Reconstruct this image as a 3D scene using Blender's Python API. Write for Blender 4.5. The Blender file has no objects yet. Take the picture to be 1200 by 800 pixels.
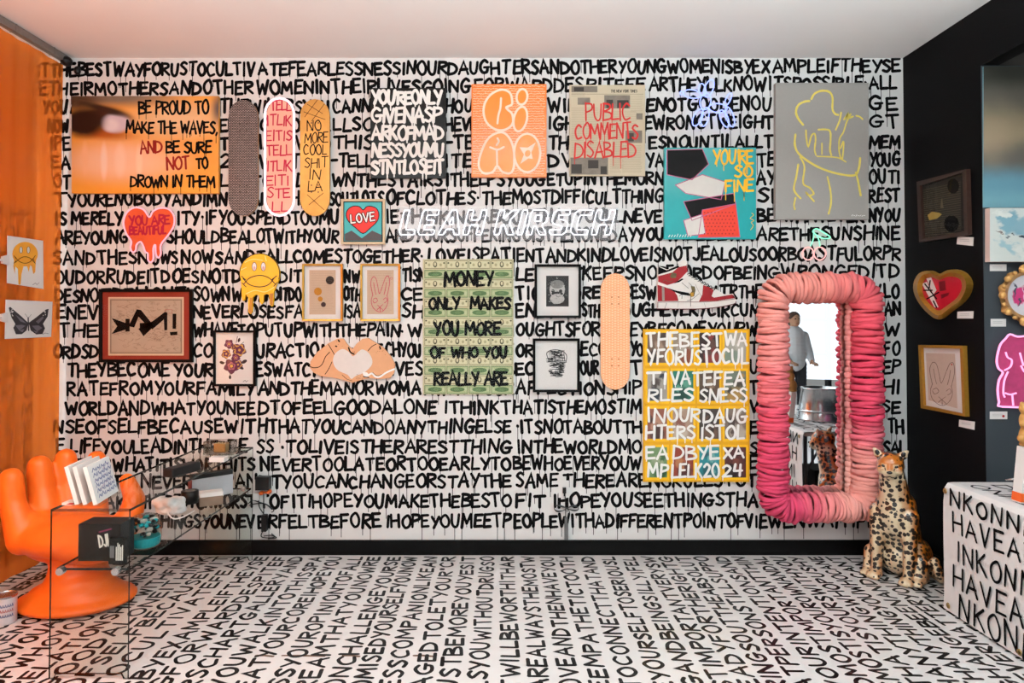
import bpy, bmesh, math, random
from mathutils import Vector, Matrix
from math import sin, cos, pi, radians, sqrt, floor as ffloor

# ------------------------------------------------------------------ camera, world, lamps, exposure
SC = bpy.context.scene
COL = SC.collection
F, CX, CY, PITCH, HC = 800.0, 590.0, 360.6, 0.0192, 1.6      # focal length in pixels of the 1200x800 frame
cam_data = bpy.data.cameras.new('camera')
cam = bpy.data.objects.new('camera', cam_data)
COL.objects.link(cam)
cam_data.sensor_fit = 'HORIZONTAL'
cam_data.sensor_width = 36.0
cam_data.lens = 36.0 * F / 1200.0
cam_data.shift_x = (600 - CX) / 1200.0
cam_data.shift_y = (CY - 400) / 1200.0
cam_data.clip_start = 0.02
cam.location = (0, 0, HC)
cam.rotation_euler = (pi / 2 + PITCH, 0, 0)
SC.camera = cam

world = bpy.data.worlds.new('daylight')
SC.world = world
world.use_nodes = True
bg = world.node_tree.nodes['Background']
bg.inputs[0].default_value = (0.93, 0.98, 1.0, 1)
bg.inputs[1].default_value = 1.08

XL0 = -3.235                                 # the left wall, behind the curtain

def area(name, loc, rot, size, energy, color):
    l = bpy.data.lights.new(name, 'AREA')
    l.shape = 'RECTANGLE'
    l.size, l.size_y = size
    l.energy = energy
    l.color = color
    o = bpy.data.objects.new(name, l)
    o.location = loc
    o.rotation_euler = rot
    COL.objects.link(o)
    return o
# daylight through the storefront and side windows, plus added fill lamps
area('storefront_daylight', (-0.2, -2.3, 1.9), (radians(80), 0, 0), (5.6, 2.6), 14, (0.82, 0.98, 1.02))
area('ceiling_fill', (-0.2, -2.35, 0.9), (radians(125), 0, 0), (5.6, 1.6), 36, (0.82, 0.98, 1.02))  # added lamp aimed upward from the storefront, lifts the ceiling
area('curtain_fill', (XL0 + 0.11, 1.75, 1.75), (radians(90), 0, 0), (0.18, 2.8), 48, (1.0, 0.96, 0.93))  # added lamp in the gap behind the curtain, brightens the vinyl
area('side_daylight', (5.2, -2.3, 1.8), (radians(86), 0, radians(20)), (3.0, 2.4), 30, (0.85, 0.93, 1.0))

# added fill lamps out of view, shining up and down to brighten ceiling and floor
for i, (lx, ly) in enumerate(((-1.9, 2.0), (0.0, 2.0), (1.9, 2.0), (-1.9, 0.3), (0.0, 0.3), (1.9, 0.3))):
    area('fill_downlight', (lx, ly, 2.73), (0, 0, 0), (1.1, 0.3), 6.5, (0.80, 0.98, 1.02))
    area('fill_uplight', (lx, ly, 2.83), (pi, 0, 0), (1.1, 0.3), 84 + 15*lx, (0.80, 0.98, 1.02))

SC.view_settings.view_transform = 'Standard'
SC.view_settings.look = 'None'
SC.view_settings.gamma = 1.0
SC.view_settings.use_curve_mapping = False
SC.view_settings.exposure = -0.12
SC.cycles.use_denoising = True
SC.cycles.max_bounces = 10
SC.cycles.transparent_max_bounces = 24
SC.cycles.caustics_reflective = False
SC.cycles.caustics_refractive = False
SC.cycles.sample_clamp_indirect = 6.0

R = random.Random(7)

# ------------------------------------------------------------------ materials
def lin(h):
    h = h.lstrip('#')
    out = []
    for i in (0, 2, 4):
        c = int(h[i:i + 2], 16) / 255.0
        out.append(c / 12.92 if c <= 0.04045 else ((c + 0.055) / 1.055) ** 2.4)
    return tuple(out) + (1.0,)

def new_mat(name):
    m = bpy.data.materials.new(name)
    m.use_nodes = True
    nt = m.node_tree
    nt.nodes.clear()
    out = nt.nodes.new('ShaderNodeOutputMaterial')
    return m, nt, out

MATS = {}
def mat(name, hexc, rough=0.6, metal=0.0, var=0.06, scale=30.0, bump=0.0, coat=0.0, spec=0.3, emit=0.0, emit_hex=None):
    """A procedural surface: a base colour that wanders a little with noise, and an optional noise bump."""
    if name in MATS:
        return MATS[name]
    m, nt, out = new_mat(name)
    N, L = nt.nodes, nt.links
    b = N.new('ShaderNodeBsdfPrincipled')
    L.new(b.outputs[0], out.inputs[0])
    c = lin(hexc)
    tc = N.new('ShaderNodeTexCoord')
    nz = N.new('ShaderNodeTexNoise')
    nz.inputs['Scale'].default_value = scale
    nz.inputs['Detail'].default_value = 3.0
    L.new(tc.outputs['Object'], nz.inputs['Vector'])
    mx = N.new('ShaderNodeMix')
    mx.data_type = 'RGBA'
    mx.inputs[6].default_value = tuple(max(0, x * (1 - var)) for x in c[:3]) + (1,)
    mx.inputs[7].default_value = tuple(min(1, x * (1 + var)) for x in c[:3]) + (1,)
    L.new(nz.outputs['Fac'], mx.inputs[0])
    L.new(mx.outputs[2], b.inputs['Base Color'])
    b.inputs['Roughness'].default_value = rough
    b.inputs['Metallic'].default_value = metal
    b.inputs['Specular IOR Level'].default_value = spec
    b.inputs['Coat Weight'].default_value = coat
    b.inputs['Coat Roughness'].default_value = 0.08
    if emit:
        b.inputs['Emission Color'].default_value = lin(emit_hex or hexc)
        b.inputs['Emission Strength'].default_value = emit
    if bump:
        bp = N.new('ShaderNodeBump')
        bp.inputs['Strength'].default_value = bump
        bp.inputs['Distance'].default_value = 0.01
        L.new(nz.outputs['Fac'], bp.inputs['Height'])
        L.new(bp.outputs[0], b.inputs['Normal'])
    MATS[name] = m
    return m

def neon(name, hexc, strength):
    if name in MATS:
        return MATS[name]
    m, nt, out = new_mat(name)
    e = nt.nodes.new('ShaderNodeEmission')
    e.inputs[0].default_value = lin(hexc)
    e.inputs[1].default_value = strength
    nt.links.new(e.outputs[0], out.inputs[0])
    MATS[name] = m
    return m

def glassy(name, hexc, gloss=0.1, tint=1.0):
    """Clear sheet glass or acrylic: tinted transparency with a Fresnel reflection on top."""
    if name in MATS:
        return MATS[name]
    m, nt, out = new_mat(name)
    N, L = nt.nodes, nt.links
    t = N.new('ShaderNodeBsdfTransparent')
    t.inputs[0].default_value = lin(hexc)
    g = N.new('ShaderNodeBsdfGlossy')
    g.inputs['Roughness'].default_value = 0.03
    lw = N.new('ShaderNodeFresnel')
    lw.inputs[0].default_value = 1.45
    mu = N.new('ShaderNodeMath')
    mu.operation = 'MULTIPLY'
    mu.inputs[1].default_value = gloss * 4
    L.new(lw.outputs[0], mu.inputs[0])
    mix = N.new('ShaderNodeMixShader')
    L.new(mu.outputs[0], mix.inputs[0])
    L.new(t.outputs[0], mix.inputs[1])
    L.new(g.outputs[0], mix.inputs[2])
    L.new(mix.outputs[0], out.inputs[0])
    MATS[name] = m
    return m

def attr_mat(name, rough=0.85, bump=0.0, scale=200.0, coat=0.0, emit=0.0):
    """Colour comes from the mesh's own 'tint' attribute (dye of each strand, ink of each figure)."""
    if name in MATS:
        return MATS[name]
    m, nt, out = new_mat(name)
    N, L = nt.nodes, nt.links
    b = N.new('ShaderNodeBsdfPrincipled')
    L.new(b.outputs[0], out.inputs[0])
    a = N.new('ShaderNodeAttribute')
    a.attribute_name = 'tint'
    L.new(a.outputs['Color'], b.inputs['Base Color'])
    b.inputs['Roughness'].default_value = rough
    b.inputs['Coat Weight'].default_value = coat
    if bump:
        tc = N.new('ShaderNodeTexCoord')
        nz = N.new('ShaderNodeTexNoise')
        nz.inputs['Scale'].default_value = scale
        L.new(tc.outputs['Object'], nz.inputs['Vector'])
        bp = N.new('ShaderNodeBump')
        bp.inputs['Strength'].default_value = bump
        bp.inputs['Distance'].default_value = 0.004
        L.new(nz.outputs['Fac'], bp.inputs['Height'])
        L.new(bp.outputs[0], b.inputs['Normal'])
    MATS[name] = m
    return m

def blob_mat(name, base, blobs, rough=0.45, stripes=None, noise=0.0, coat=0.0):
    """A printed or painted picture made of soft ellipses over a base; blobs = (cx, cy, rx, ry, angle, hex, inner, outer)
    in Generated coordinates of the picture (x right, y up)."""
    m, nt, out = new_mat(name)
    N, L = nt.nodes, nt.links
    b = N.new('ShaderNodeBsdfPrincipled')
    L.new(b.outputs[0], out.inputs[0])
    b.inputs['Roughness'].default_value = rough
    b.inputs['Coat Weight'].default_value = coat
    tc = N.new('ShaderNodeTexCoord')
    vec = tc.outputs['UV']
    if noise:
        nz = N.new('ShaderNodeTexNoise')
        nz.inputs['Scale'].default_value = 7
        nz.inputs['Detail'].default_value = 4
        L.new(vec, nz.inputs['Vector'])
        sc = N.new('ShaderNodeVectorMath')
        sc.operation = 'MULTIPLY_ADD'
        L.new(nz.outputs['Color'], sc.inputs[0])
        sc.inputs[1].default_value = (noise, noise, 0)
        sc.inputs[2].default_value = (-noise / 2, -noise / 2, 0)
        ad = N.new('ShaderNodeVectorMath')
        ad.operation = 'ADD'
        L.new(vec, ad.inputs[0])
        L.new(sc.outputs[0], ad.inputs[1])
        vec = ad.outputs[0]
    cur = None
    for (cx, cy, rx, ry, an, hx, inn, outr) in blobs:
        mp = N.new('ShaderNodeMapping')
        mp.vector_type = 'TEXTURE'
        mp.inputs['Location'].default_value = (cx, cy, 0)
        mp.inputs['Rotation'].default_value = (0, 0, radians(an))
        mp.inputs['Scale'].default_value = (rx, ry, 1)
        L.new(vec, mp.inputs[0])
        ln = N.new('ShaderNodeVectorMath')
        ln.operation = 'LENGTH'
        L.new(mp.outputs[0], ln.inputs[0])
        mr = N.new('ShaderNodeMapRange')
        mr.interpolation_type = 'SMOOTHSTEP'
        mr.inputs[1].default_value = inn
        mr.inputs[2].default_value = outr
        mr.inputs[3].default_value = 1.0
        mr.inputs[4].default_value = 0.0
        L.new(ln.outputs['Value'], mr.inputs[0])
        mx = N.new('ShaderNodeMix')
        mx.data_type = 'RGBA'
        L.new(mr.outputs[0], mx.inputs[0])
        if cur is None:
            mx.inputs[6].default_value = lin(base)
        else:
            L.new(cur, mx.inputs[6])
        mx.inputs[7].default_value = lin(hx)
        cur = mx.outputs[2]
    L.new(cur, b.inputs['Base Color'])
    return m

# ------------------------------------------------------------------ pixels to places
def ray(px, py):
    dx, dy = (px - CX) / F, (CY - py) / F
    return Vector((dx, cos(PITCH) - dy * sin(PITCH), sin(PITCH) + dy * cos(PITCH)))
CAMLOC = Vector((0, 0, HC))
def at_y(px, py, Y):
    d = ray(px, py)
    return CAMLOC + d * (Y / d.y)
def at_x(px, py, X):
    d = ray(px, py)
    return CAMLOC + d * (X / d.x)
def at_z(px, py, Z):
    d = ray(px, py)
    return CAMLOC + d * ((Z - HC) / d.z)

D = at_z(590, 649.5, 0).y                   # back wall
ZC = at_y(590, 68, D).z                     # ceiling
XR = at_y(1061.5, 376, D).x                 # right wall
XCUR = at_y(79, 300, D).x                   # curtain
XL = XCUR - 0.22                            # left wall behind the curtain
YA = at_x(1152, 300, XR).y                  # where the right wall ends and the alcove begins
ZA = at_y(1170, 77, YA).z                   # alcove ceiling
YF = -2.5                                   # storefront behind the camera
XE = 7.0                                    # far right of the side area

class Wall:                                 # facing -Y; things hung on it stand gap clear of the paint
    n = Vector((0, -1, 0))
    def __init__(s, Y, gap=0.0): s.Y, s.gap = Y, gap
    def at(s, u, v, off=0.0): return at_y(u, v, s.Y - max(off, s.gap))
class Side:                                 # a plane x = X; n points into the room
    def __init__(s, X, sx, gap=0.0): s.X, s.n, s.gap = X, Vector((sx, 0, 0)), gap
    def at(s, u, v, off=0.0): return at_x(u, v, s.X + s.n.x * max(off, s.gap))
class Flat:                                 # any plane with its own metric coordinates
    def __init__(s, o, ux, vx):
        s.o, s.ux, s.vx = Vector(o), Vector(ux), Vector(vx)
        s.n = s.ux.cross(s.vx).normalized()
    def at(s, u, v, off=0.0): return s.o + s.ux * u + s.vx * v + s.n * off
PAINT, BACK, RIGHT, ALC = Wall(D), Wall(D, 0.003), Side(XR, -1, 0.003), Wall(YA, 0.005)

# ------------------------------------------------------------------ mesh building
class MB:
    def __init__(s):
        s.v, s.f, s.m, s.tint, s.uv, s.smooth = [], [], [], {}, {}, False
        s.c = None
    def add(s, vs, fs, m=0):
        b = len(s.v)
        s.v += [Vector(p) for p in vs]
        if s.c is not None:
            for i in range(len(vs)): s.tint[b + i] = s.c
        for f in fs:
            s.f.append([b + i for i in f]); s.m.append(m)
        return b
    def box(s, lo, hi, m=0):
        (a, b, c), (d, e, f) = lo, hi
        s.add([(a,b,c),(d,b,c),(d,e,c),(a,e,c),(a,b,f),(d,b,f),(d,e,f),(a,e,f)],
              [(3,2,1,0),(4,5,6,7),(0,1,5,4),(1,2,6,5),(2,3,7,6),(3,0,4,7)], m)
    def obox(s, o, ax, ay, az, m=0):
        o, ax, ay, az = Vector(o), Vector(ax), Vector(ay), Vector(az)
        p = [o, o+ax, o+ax+ay, o+ay]
        s.add(p + [q+az for q in p], [(3,2,1,0),(4,5,6,7),(0,1,5,4),(1,2,6,5),(2,3,7,6),(3,0,4,7)], m)
    def poly(s, pl, pts, off, back=None, m=0, uvrect=None, mside=None):
        """A flat shape in a plane's coordinates, at a distance off from it, with sides down to back."""
        n = len(pts)
        area2 = sum(pts[i][0]*pts[(i+1)%n][1]-pts[(i+1)%n][0]*pts[i][1] for i in range(n))
        fr = [pl.at(u, v, off) for u, v in pts]
        b = s.add(fr, [list(range(n))], m)
        nn = Vector((0,0,0))
        for i in range(n):
            nn += fr[i].cross(fr[(i+1)%n])
        flip = nn.dot(pl.n) < 0
        if flip: s.f[-1].reverse()
        if uvrect:
            x0, y0, x1, y1 = uvrect
            for i, (u, v) in enumerate(pts): s.uv[b+i] = ((u-x0)/(x1-x0), (y1-v)/(y1-y0))
        if back is not None:
            back = max(back, getattr(pl, 'gap', 0.0))
            d = pl.n * (back - off)
            bk = [p + d for p in fr]
            b2 = s.add(fr + bk, [], 0)
            for i in range(n):
                j = (i+1) % n
                q = [b2+i, b2+n+i, b2+n+j, b2+j]
                if flip: q.reverse()
                s.f.append(q); s.m.append(m if mside is None else mside)
    def rect(s, pl, x0, y0, x1, y1, off, back=None, m=0, uv=False, mside=None):
        s.poly(pl, [(x0,y0),(x0,y1),(x1,y1),(x1,y0)], off, back, m, (x0,y0,x1,y1) if uv else None, mside)
    def ring(s, pl, out, inn, off, back, m=0, inner_off=None):
        """A frame between two outlines with the same number of points: front, outer and inner sides."""
        n = len(out)
        back = max(back, getattr(pl, 'gap', 0.0))
        if inner_off is None: inner_off = off
        O = [pl.at(u, v, off) for u, v in out]; I = [pl.at(u, v, inner_off) for u, v in inn]
        Ob = [p + pl.n*(back-off) for p in O]; Ib = [p + pl.n*(back-inner_off) for p in I]
        nn = Vector((0,0,0))
        for i in range(n): nn += O[i].cross(O[(i+1)%n])
        flip = nn.dot(pl.n) < 0
        fs = []
        for i in range(n):
            j = (i+1) % n
            fs += [(i, j, n+j, n+i), (j, i, 2*n+i, 2*n+j), (n+i, n+j, 3*n+j, 3*n+i), (2*n+i, 3*n+i, 3*n+j, 2*n+j)]
        if flip: fs = [tuple(reversed(f)) for f in fs]
        s.add(O + I + Ob + Ib, fs, m)
    def frame(s, pl, x0, y0, x1, y1, w, off, back=0.0, m=0, inner_off=None):
        s.ring(pl, [(x0,y0),(x0,y1),(x1,y1),(x1,y0)], [(x0+w,y0+w),(x0+w,y1-w),(x1-w,y1-w),(x1-w,y0+w)], off, back, m, inner_off)
    def ribbon(s, pl, pts, w, off, m=0, closed=False, jit=0.0):
        """A brush stroke of width w along pts (plane coordinates)."""
        n = len(pts)
        if n < 2: return
        L, Rr = [], []
        for i in range(n):
            if closed: a, c = pts[i-1], pts[(i+1)%n]
            else: a, c = pts[max(i-1,0)], pts[min(i+1,n-1)]
            b = pts[i]
            d1 = (b[0]-a[0], b[1]-a[1]); d2 = (c[0]-b[0], c[1]-b[1])
            l1 = sqrt(d1[0]**2+d1[1]**2) or 0; l2 = sqrt(d2[0]**2+d2[1]**2) or 0
            e1 = (d1[0]/l1, d1[1]/l1) if l1 else None
            e2 = (d2[0]/l2, d2[1]/l2) if l2 else None
            e1 = e1 or e2; e2 = e2 or e1
            if e1 is None: return
            tx, ty = e1[0]+e2[0], e1[1]+e2[1]
            tl = sqrt(tx*tx+ty*ty)
            if tl < 0.3: tx, ty, tl = e1[0], e1[1], 1.0
            tx, ty = tx/tl, ty/tl
            k = 1.0/max(0.55, abs(tx*e1[0]+ty*e1[1]))
            h = w*0.5*k*(1+R.uniform(-jit, jit))
            L.append((b[0]-ty*h, b[1]+tx*h)); Rr.append((b[0]+ty*h, b[1]-tx*h))
        P = [pl.at(u, v, off) for u, v in L] + [pl.at(u, v, off) for u, v in Rr]
        fs = [(i, i+1, n+i+1, n+i) for i in range(n-1)]
        if closed: fs.append((n-1, 0, n, 2*n-1))
        if not closed:                       # rounded ends
            for e, i in ((-1, 0), (1, n-1)):
                a = pts[1] if i == 0 else pts[n-2]
                b = pts[i]
                dx, dy = b[0]-a[0], b[1]-a[1]
                l = sqrt(dx*dx+dy*dy)
                if not l: continue
                dx, dy = dx/l*w*0.42, dy/l*w*0.42
                q1 = (L[i][0]*.75+Rr[i][0]*.25+dx, L[i][1]*.75+Rr[i][1]*.25+dy)
                q2 = (L[i][0]*.25+Rr[i][0]*.75+dx, L[i][1]*.25+Rr[i][1]*.75+dy)
                k = len(P)
                P += [pl.at(q1[0], q1[1], off), pl.at(q2[0], q2[1], off)]
                fs.append((i, k, k+1, n+i) if e > 0 else (i, n+i, k+1, k))
        if fs:
            q = fs[0]
            nn = (P[q[1]]-P[q[0]]).cross(P[q[2]]-P[q[0]])
            if nn.dot(pl.n) < 0: fs = [tuple(reversed(f)) for f in fs]
        s.add(P, fs, m)
    def tube(s, pts, r, seg=8, closed=False, m=0, cap=True):
        pts = [Vector(p) for p in pts]
        n = len(pts)
        rr = r if isinstance(r, (list, tuple)) else [r]*n
        T = []
        for i in range(n):
            a = pts[i-1] if (closed or i > 0) else pts[i]
            c = pts[(i+1) % n] if (closed or i < n-1) else pts[i]
            t = (c-a)
            T.append(t.normalized() if t.length > 1e-9 else Vector((0,0,1)))
        up = Vector((0,0,1)) if abs(T[0].z) < 0.9 else Vector((1,0,0))
        x = T[0].cross(up).normalized()
        V = []
        for i in range(n):
            x = (x - T[i]*x.dot(T[i]))
            x = x.normalized() if x.length > 1e-6 else T[i].orthogonal().normalized()
            y = T[i].cross(x)
            for k in range(seg):
                a = 2*pi*k/seg
                V.append(pts[i] + (x*cos(a)+y*sin(a))*rr[i])
        fs = []
        for i in range(n if closed else n-1):
            j = (i+1) % n
            for k in range(seg):
                l = (k+1) % seg
                fs.append((i*seg+k, i*seg+l, j*seg+l, j*seg+k))
        if cap and not closed:
            fs.append(tuple(reversed(range(seg)))); fs.append(tuple((n-1)*seg+k for k in range(seg)))
        s.add(V, fs, m)
    def lathe(s, prof, o=(0,0,0), seg=24, m=0, ax=None):
        o = Vector(o)
        V = []
        M = Matrix.Identity(3)
        if ax is not None: M = Vector((0,0,1)).rotation_difference(Vector(ax).normalized()).to_matrix()
        for r, z in prof:
            for k in range(seg):
                a = 2*pi*k/seg
                V.append(o + M @ Vector((r*cos(a), r*sin(a), z)))
        fs = []
        for i in range(len(prof)-1):
            for k in range(seg):
                l = (k+1) % seg
                fs.append((i*seg+k, i*seg+l, (i+1)*seg+l, (i+1)*seg+k))
        fs.append(tuple(reversed(range(seg))))
        fs.append(tuple((len(prof)-1)*seg+k for k in range(seg)))
        s.add(V, fs, m)
    def ball(s, c, r, rot=None, seg=16, rings=10, m=0):
        c = Vector(c)
        if not isinstance(r, (tuple, list, Vector)): r = (r, r, r)
        V = []
        for i in range(rings+1):
            t = pi*i/rings
            for k in range(seg):
                a = 2*pi*k/seg
                p = Vector((r[0]*sin(t)*cos(a), r[1]*sin(t)*sin(a), r[2]*cos(t)))
                if rot is not None: p = rot @ p
                V.append(c + p)
        fs = []
        for i in range(rings):
            for k in range(seg):
                l = (k+1) % seg
                fs.append((i*seg+k, (i+1)*seg+k, (i+1)*seg+l, i*seg+l))
        s.add(V, fs, m)
    def limb(s, a, b, ra, rb, seg=14, n=7, m=0):
        a, b = Vector(a), Vector(b)
        for i in range(n+1):
            t = i/n
            s.ball(a.lerp(b, t), ra*(1-t)+rb*t, seg=seg, rings=8, m=m)
    def mesh(s, name, mats, loc=(0,0,0)):
        loc = Vector(loc)
        me = bpy.data.meshes.new(name)
        me.from_pydata([tuple(p-loc) for p in s.v], [], s.f)
        if not isinstance(mats, (list, tuple)): mats = [mats]
        for m in mats: me.materials.append(m)
        if len(mats) > 1:
            me.polygons.foreach_set('material_index', s.m)
        if s.tint:
            at = me.color_attributes.new('tint', 'FLOAT_COLOR', 'POINT')
            for i in range(len(s.v)): at.data[i].color = s.tint.get(i, (0.5,0.5,0.5,1))
        if s.uv:
            ul = me.uv_layers.new(name='UVMap')
            for lp in me.loops:
                ul.data[lp.index].uv = s.uv.get(lp.vertex_index, (0,0))
        if s.smooth:
            me.polygons.foreach_set('use_smooth', [True]*len(me.polygons))
        me.update()
        return me

def tag(o, label=None, cat=None, group=None, kind=None):
    if label: o['label'] = label
    if cat: o['category'] = cat
    if group: o['group'] = group
    if kind: o['kind'] = kind
    return o
def thing(name, label, cat, loc, group=None):
    o = bpy.data.objects.new(name, None)
    o.empty_display_size = 0.05
    o.location = loc
    COL.objects.link(o)
    return tag(o, label, cat, group)
def wloc(o):
    v = Vector((0,0,0))
    while o is not None:
        v += Vector(o.location); o = o.parent
    return v
def part(name, mb, mats, parent=None, label=None, bevel=0.0, loc=None):
    """Links a mesh; its vertices are given in world coordinates."""
    base = wloc(parent) if parent is not None else Vector((0,0,0))
    if loc is None:
        loc = base if parent is not None else Vector(mb.v[0])
    loc = Vector(loc)
    o = bpy.data.objects.new(name, mb.mesh(name, mats, loc))
    COL.objects.link(o)
    if parent is not None:
        o.parent = parent
    o.location = loc - base
    if label: o['label'] = label
    if bevel:
        b = o.modifiers.new('bevel', 'BEVEL'); b.width = bevel; b.segments = 2; b.limit_method = 'ANGLE'
    return o
def solo(name, mb, mats, label, cat, group=None, bevel=0.0):
    n = len(mb.v)
    lo = [min(p[i] for p in mb.v) for i in range(3)]; hi = [max(p[i] for p in mb.v) for i in range(3)]
    o = part(name, mb, mats, None, None, bevel, loc=((lo[0]+hi[0])/2, (lo[1]+hi[1])/2, lo[2]))
    return tag(o, label, cat, group)
def struct(name, mb, mats, bevel=0.0):
    o = part(name, mb, mats, None, None, bevel, loc=(0,0,0))
    o['kind'] = 'structure'
    return o
def fuse(o, voxel, smooth=6, dec=None):
    """Melts overlapping volumes into one continuous skin."""
    r = o.modifiers.new('remesh', 'REMESH'); r.mode = 'VOXEL'; r.voxel_size = voxel; r.use_smooth_shade = True
    s = o.modifiers.new('smooth', 'SMOOTH'); s.factor = 0.5; s.iterations = smooth
    dg = bpy.context.evaluated_depsgraph_get()
    me = bpy.data.meshes.new_from_object(o.evaluated_get(dg))
    me.name = o.name
    old = o.data
    o.modifiers.clear()
    o.data = me
    if not len(me.materials):
        for m in old.materials: me.materials.append(m)
    return o

def catmull(pts, n=4, closed=False):
    out = []
    m = len(pts)
    rng = range(m if closed else m-1)
    for i in rng:
        p1, p2 = pts[i], pts[(i+1) % m]
        p0 = pts[i-1] if (closed or i > 0) else p1
        p3 = pts[(i+2) % m] if (closed or i < m-2) else p2
        for k in range(n):
            t = k/n
            out.append(tuple(0.5*((2*b)+(c-a)*t+(2*a-5*b+4*c-d)*t*t+(3*b-a-3*c+d)*t**3) for a, b, c, d in zip(p0, p1, p2, p3)))
    if not closed: out.append(tuple(pts[-1]))
    return out

# ------------------------------------------------------------------ a hand-painted capital alphabet (strokes; ~ marks a rounded stroke)
FONT_SRC = {
'A': (.72, "0,0 .34,1 .70,0|.12,.36 .62,.40"), 'B': (.62, "0,0 .03,1|~0,.98 .45,.92 .5,.7 .06,.52|~.06,.52 .56,.42 .58,.12 0,.02"),
'C': (.62, "~.58,.84 .34,1 .06,.72 .02,.36 .2,.03 .58,.14"), 'D': (.68, "0,0 .03,1|~0,.98 .42,.86 .64,.5 .46,.14 0,.02"),
'E': (.56, "0,0 .02,1|0,.97 .54,1|.02,.52 .44,.55|0,.02 .55,.06"), 'F': (.54, "0,0 .04,1|.02,.96 .54,1|.03,.5 .42,.54"),
'G': (.72, "~.6,.84 .36,1 .08,.74 .02,.36 .22,.04 .55,.1 .6,.44|.32,.44 .72,.46"), 'H': (.66, "0,0 .03,1|.62,0 .64,1|.03,.48 .63,.54"),
'I': (.2, "0.08,0 .1,1"), 'J': (.5, "~.44,1 .44,.3 .26,.02 0,.18"), 'K': (.6, "0,0 .04,1|.54,.98 .06,.46|.16,.54 .58,0"),
'L': (.52, ".04,1 0,.02|0,.03 .52,.06"), 'M': (.84, "0,0 .08,1|.08,1 .4,.3|.4,.3 .72,1|.72,1 .82,0"), 'N': (.68, "0,0 .05,1|.05,1 .58,.02|.58,.02 .66,1"),
'O': (.66, "~c.33,1 .05,.72 .04,.32 .28,0 .56,.14 .64,.56 .5,.92"), 'P': (.58, "0,0 .04,1|~.02,.96 .5,.92 .52,.62 .06,.46"),
'Q': (.7, "~c.33,1 .05,.72 .04,.32 .28,0 .56,.14 .64,.56 .5,.92|.38,.28 .68,-.06"), 'R': (.6, "0,0 .04,1|~.02,.96 .5,.93 .52,.66 .08,.48|.1,.5 .58,0"),
'S': (.56, "~.54,.88 .3,1 .06,.78 .3,.55 .52,.3 .32,.02 .02,.12"), 'T': (.64, ".33,0 .31,1|0,.96 .64,1"), 'U': (.64, "~.03,1 .04,.3 .26,0 .5,.18 .6,1"),
'V': (.64, "0,1 .3,0|.3,0 .62,1"), 'W': (.88, "0,1 .2,0|.2,0 .44,.72|.44,.72 .64,0|.64,0 .86,1"), 'X': (.6, "0,1 .58,0|.56,1 .02,0"),
'Y': (.6, "0,1 .3,.5|.6,1 .22,0"), 'Z': (.58, "0,1 .56,.98|.56,.98 .02,.03|.02,.03 .58,.05"),
'0': (.6, "~c.3,1 .04,.7 .04,.3 .28,0 .54,.2 .56,.7"), '2': (.56, "~.02,.78 .26,1 .5,.76 .28,.36 0,.02|0,.02 .56,.06"), '4': (.58, ".1,1 .02,.42|.02,.42 .58,.46|.46,.98 .42,0"),
"'": (.14, ".08,1 .05,.8"), '"': (.26, ".06,1 .04,.78|.2,1 .17,.78"), '.': (.22, ".08,.5 .1,.44"), ',': (.2, ".12,.1 .04,-.14"), '!': (.18, ".08,1 .08,.3|.08,.06 .09,0"),
'-': (.4, "0,.5 .4,.52"), ' ': (.3, ""),
}
FONT = {}
for ch, (w, src) in FONT_SRC.items():
    st = []
    for s_ in src.split('|'):
        if not s_: continue
        smooth_, closed_ = s_.startswith('~'), s_.startswith('~c')
        pts_ = [tuple(float(c) for c in q.split(',')) for q in s_.lstrip('~c').split()]
        st.append((pts_, smooth_, closed_))
    FONT[ch] = (w, st)

def scribe(mb, pl, text, u0, v0, u1, v1, h, w, off, m=0, jit=1.0, up=-1, drips=0.0, drip_len=14.0, drip_w=0.9, track=0.14, q=3, maxfit=True):
    """Writes text along the line (u0,v0)-(u1,v1) (the baseline) in a plane's coordinates; h letter height, w stroke width."""
    adv = sum(FONT[c][0] + track for c in text) - track
    dx, dy = u1-u0, v1-v0
    Ln = sqrt(dx*dx+dy*dy)
    ex, ey = dx/Ln, dy/Ln
    px_, py_ = (ey, -ex) if up < 0 else (-ey, ex)
    k = Ln/adv
    x = 0.0
    for c in text:
        cw, strokes = FONT[c]
        sx = k*R.uniform(1-.06*jit, 1+.04*jit)
        hh = h*R.uniform(1-.1*jit, 1+.06*jit)
        a = R.uniform(-.06, .06)*jit
        b0 = R.uniform(-.05, .05)*h*jit
        for pts, sm, cl in strokes:
            P = catmull(pts, q, cl) if sm else pts
            Q = []
            for (a_, b_) in P:
                lx, ly = a_*sx + a*b_*hh, b_*hh + b0
                lx += x*k
                Q.append((u0+ex*lx+px_*ly, v0+ey*lx+py_*ly))
            ww = w*R.uniform(1-.12*jit, 1+.1*jit)
            mb.ribbon(pl, Q, ww, off + R.uniform(0, .0002), m, cl)
            if drips and R.random() < drips:
                e = min(Q, key=lambda p: p[0]*(-px_)*-1 + p[1]*(-py_)*-1)
                l = drip_len*R.uniform(.3, 1.0)**1.5*1.4
                mb.ribbon(pl, [e, (e[0]-px_*l, e[1]-py_*l)], drip_w, off-.0002, m)
        x += cw + track
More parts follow.
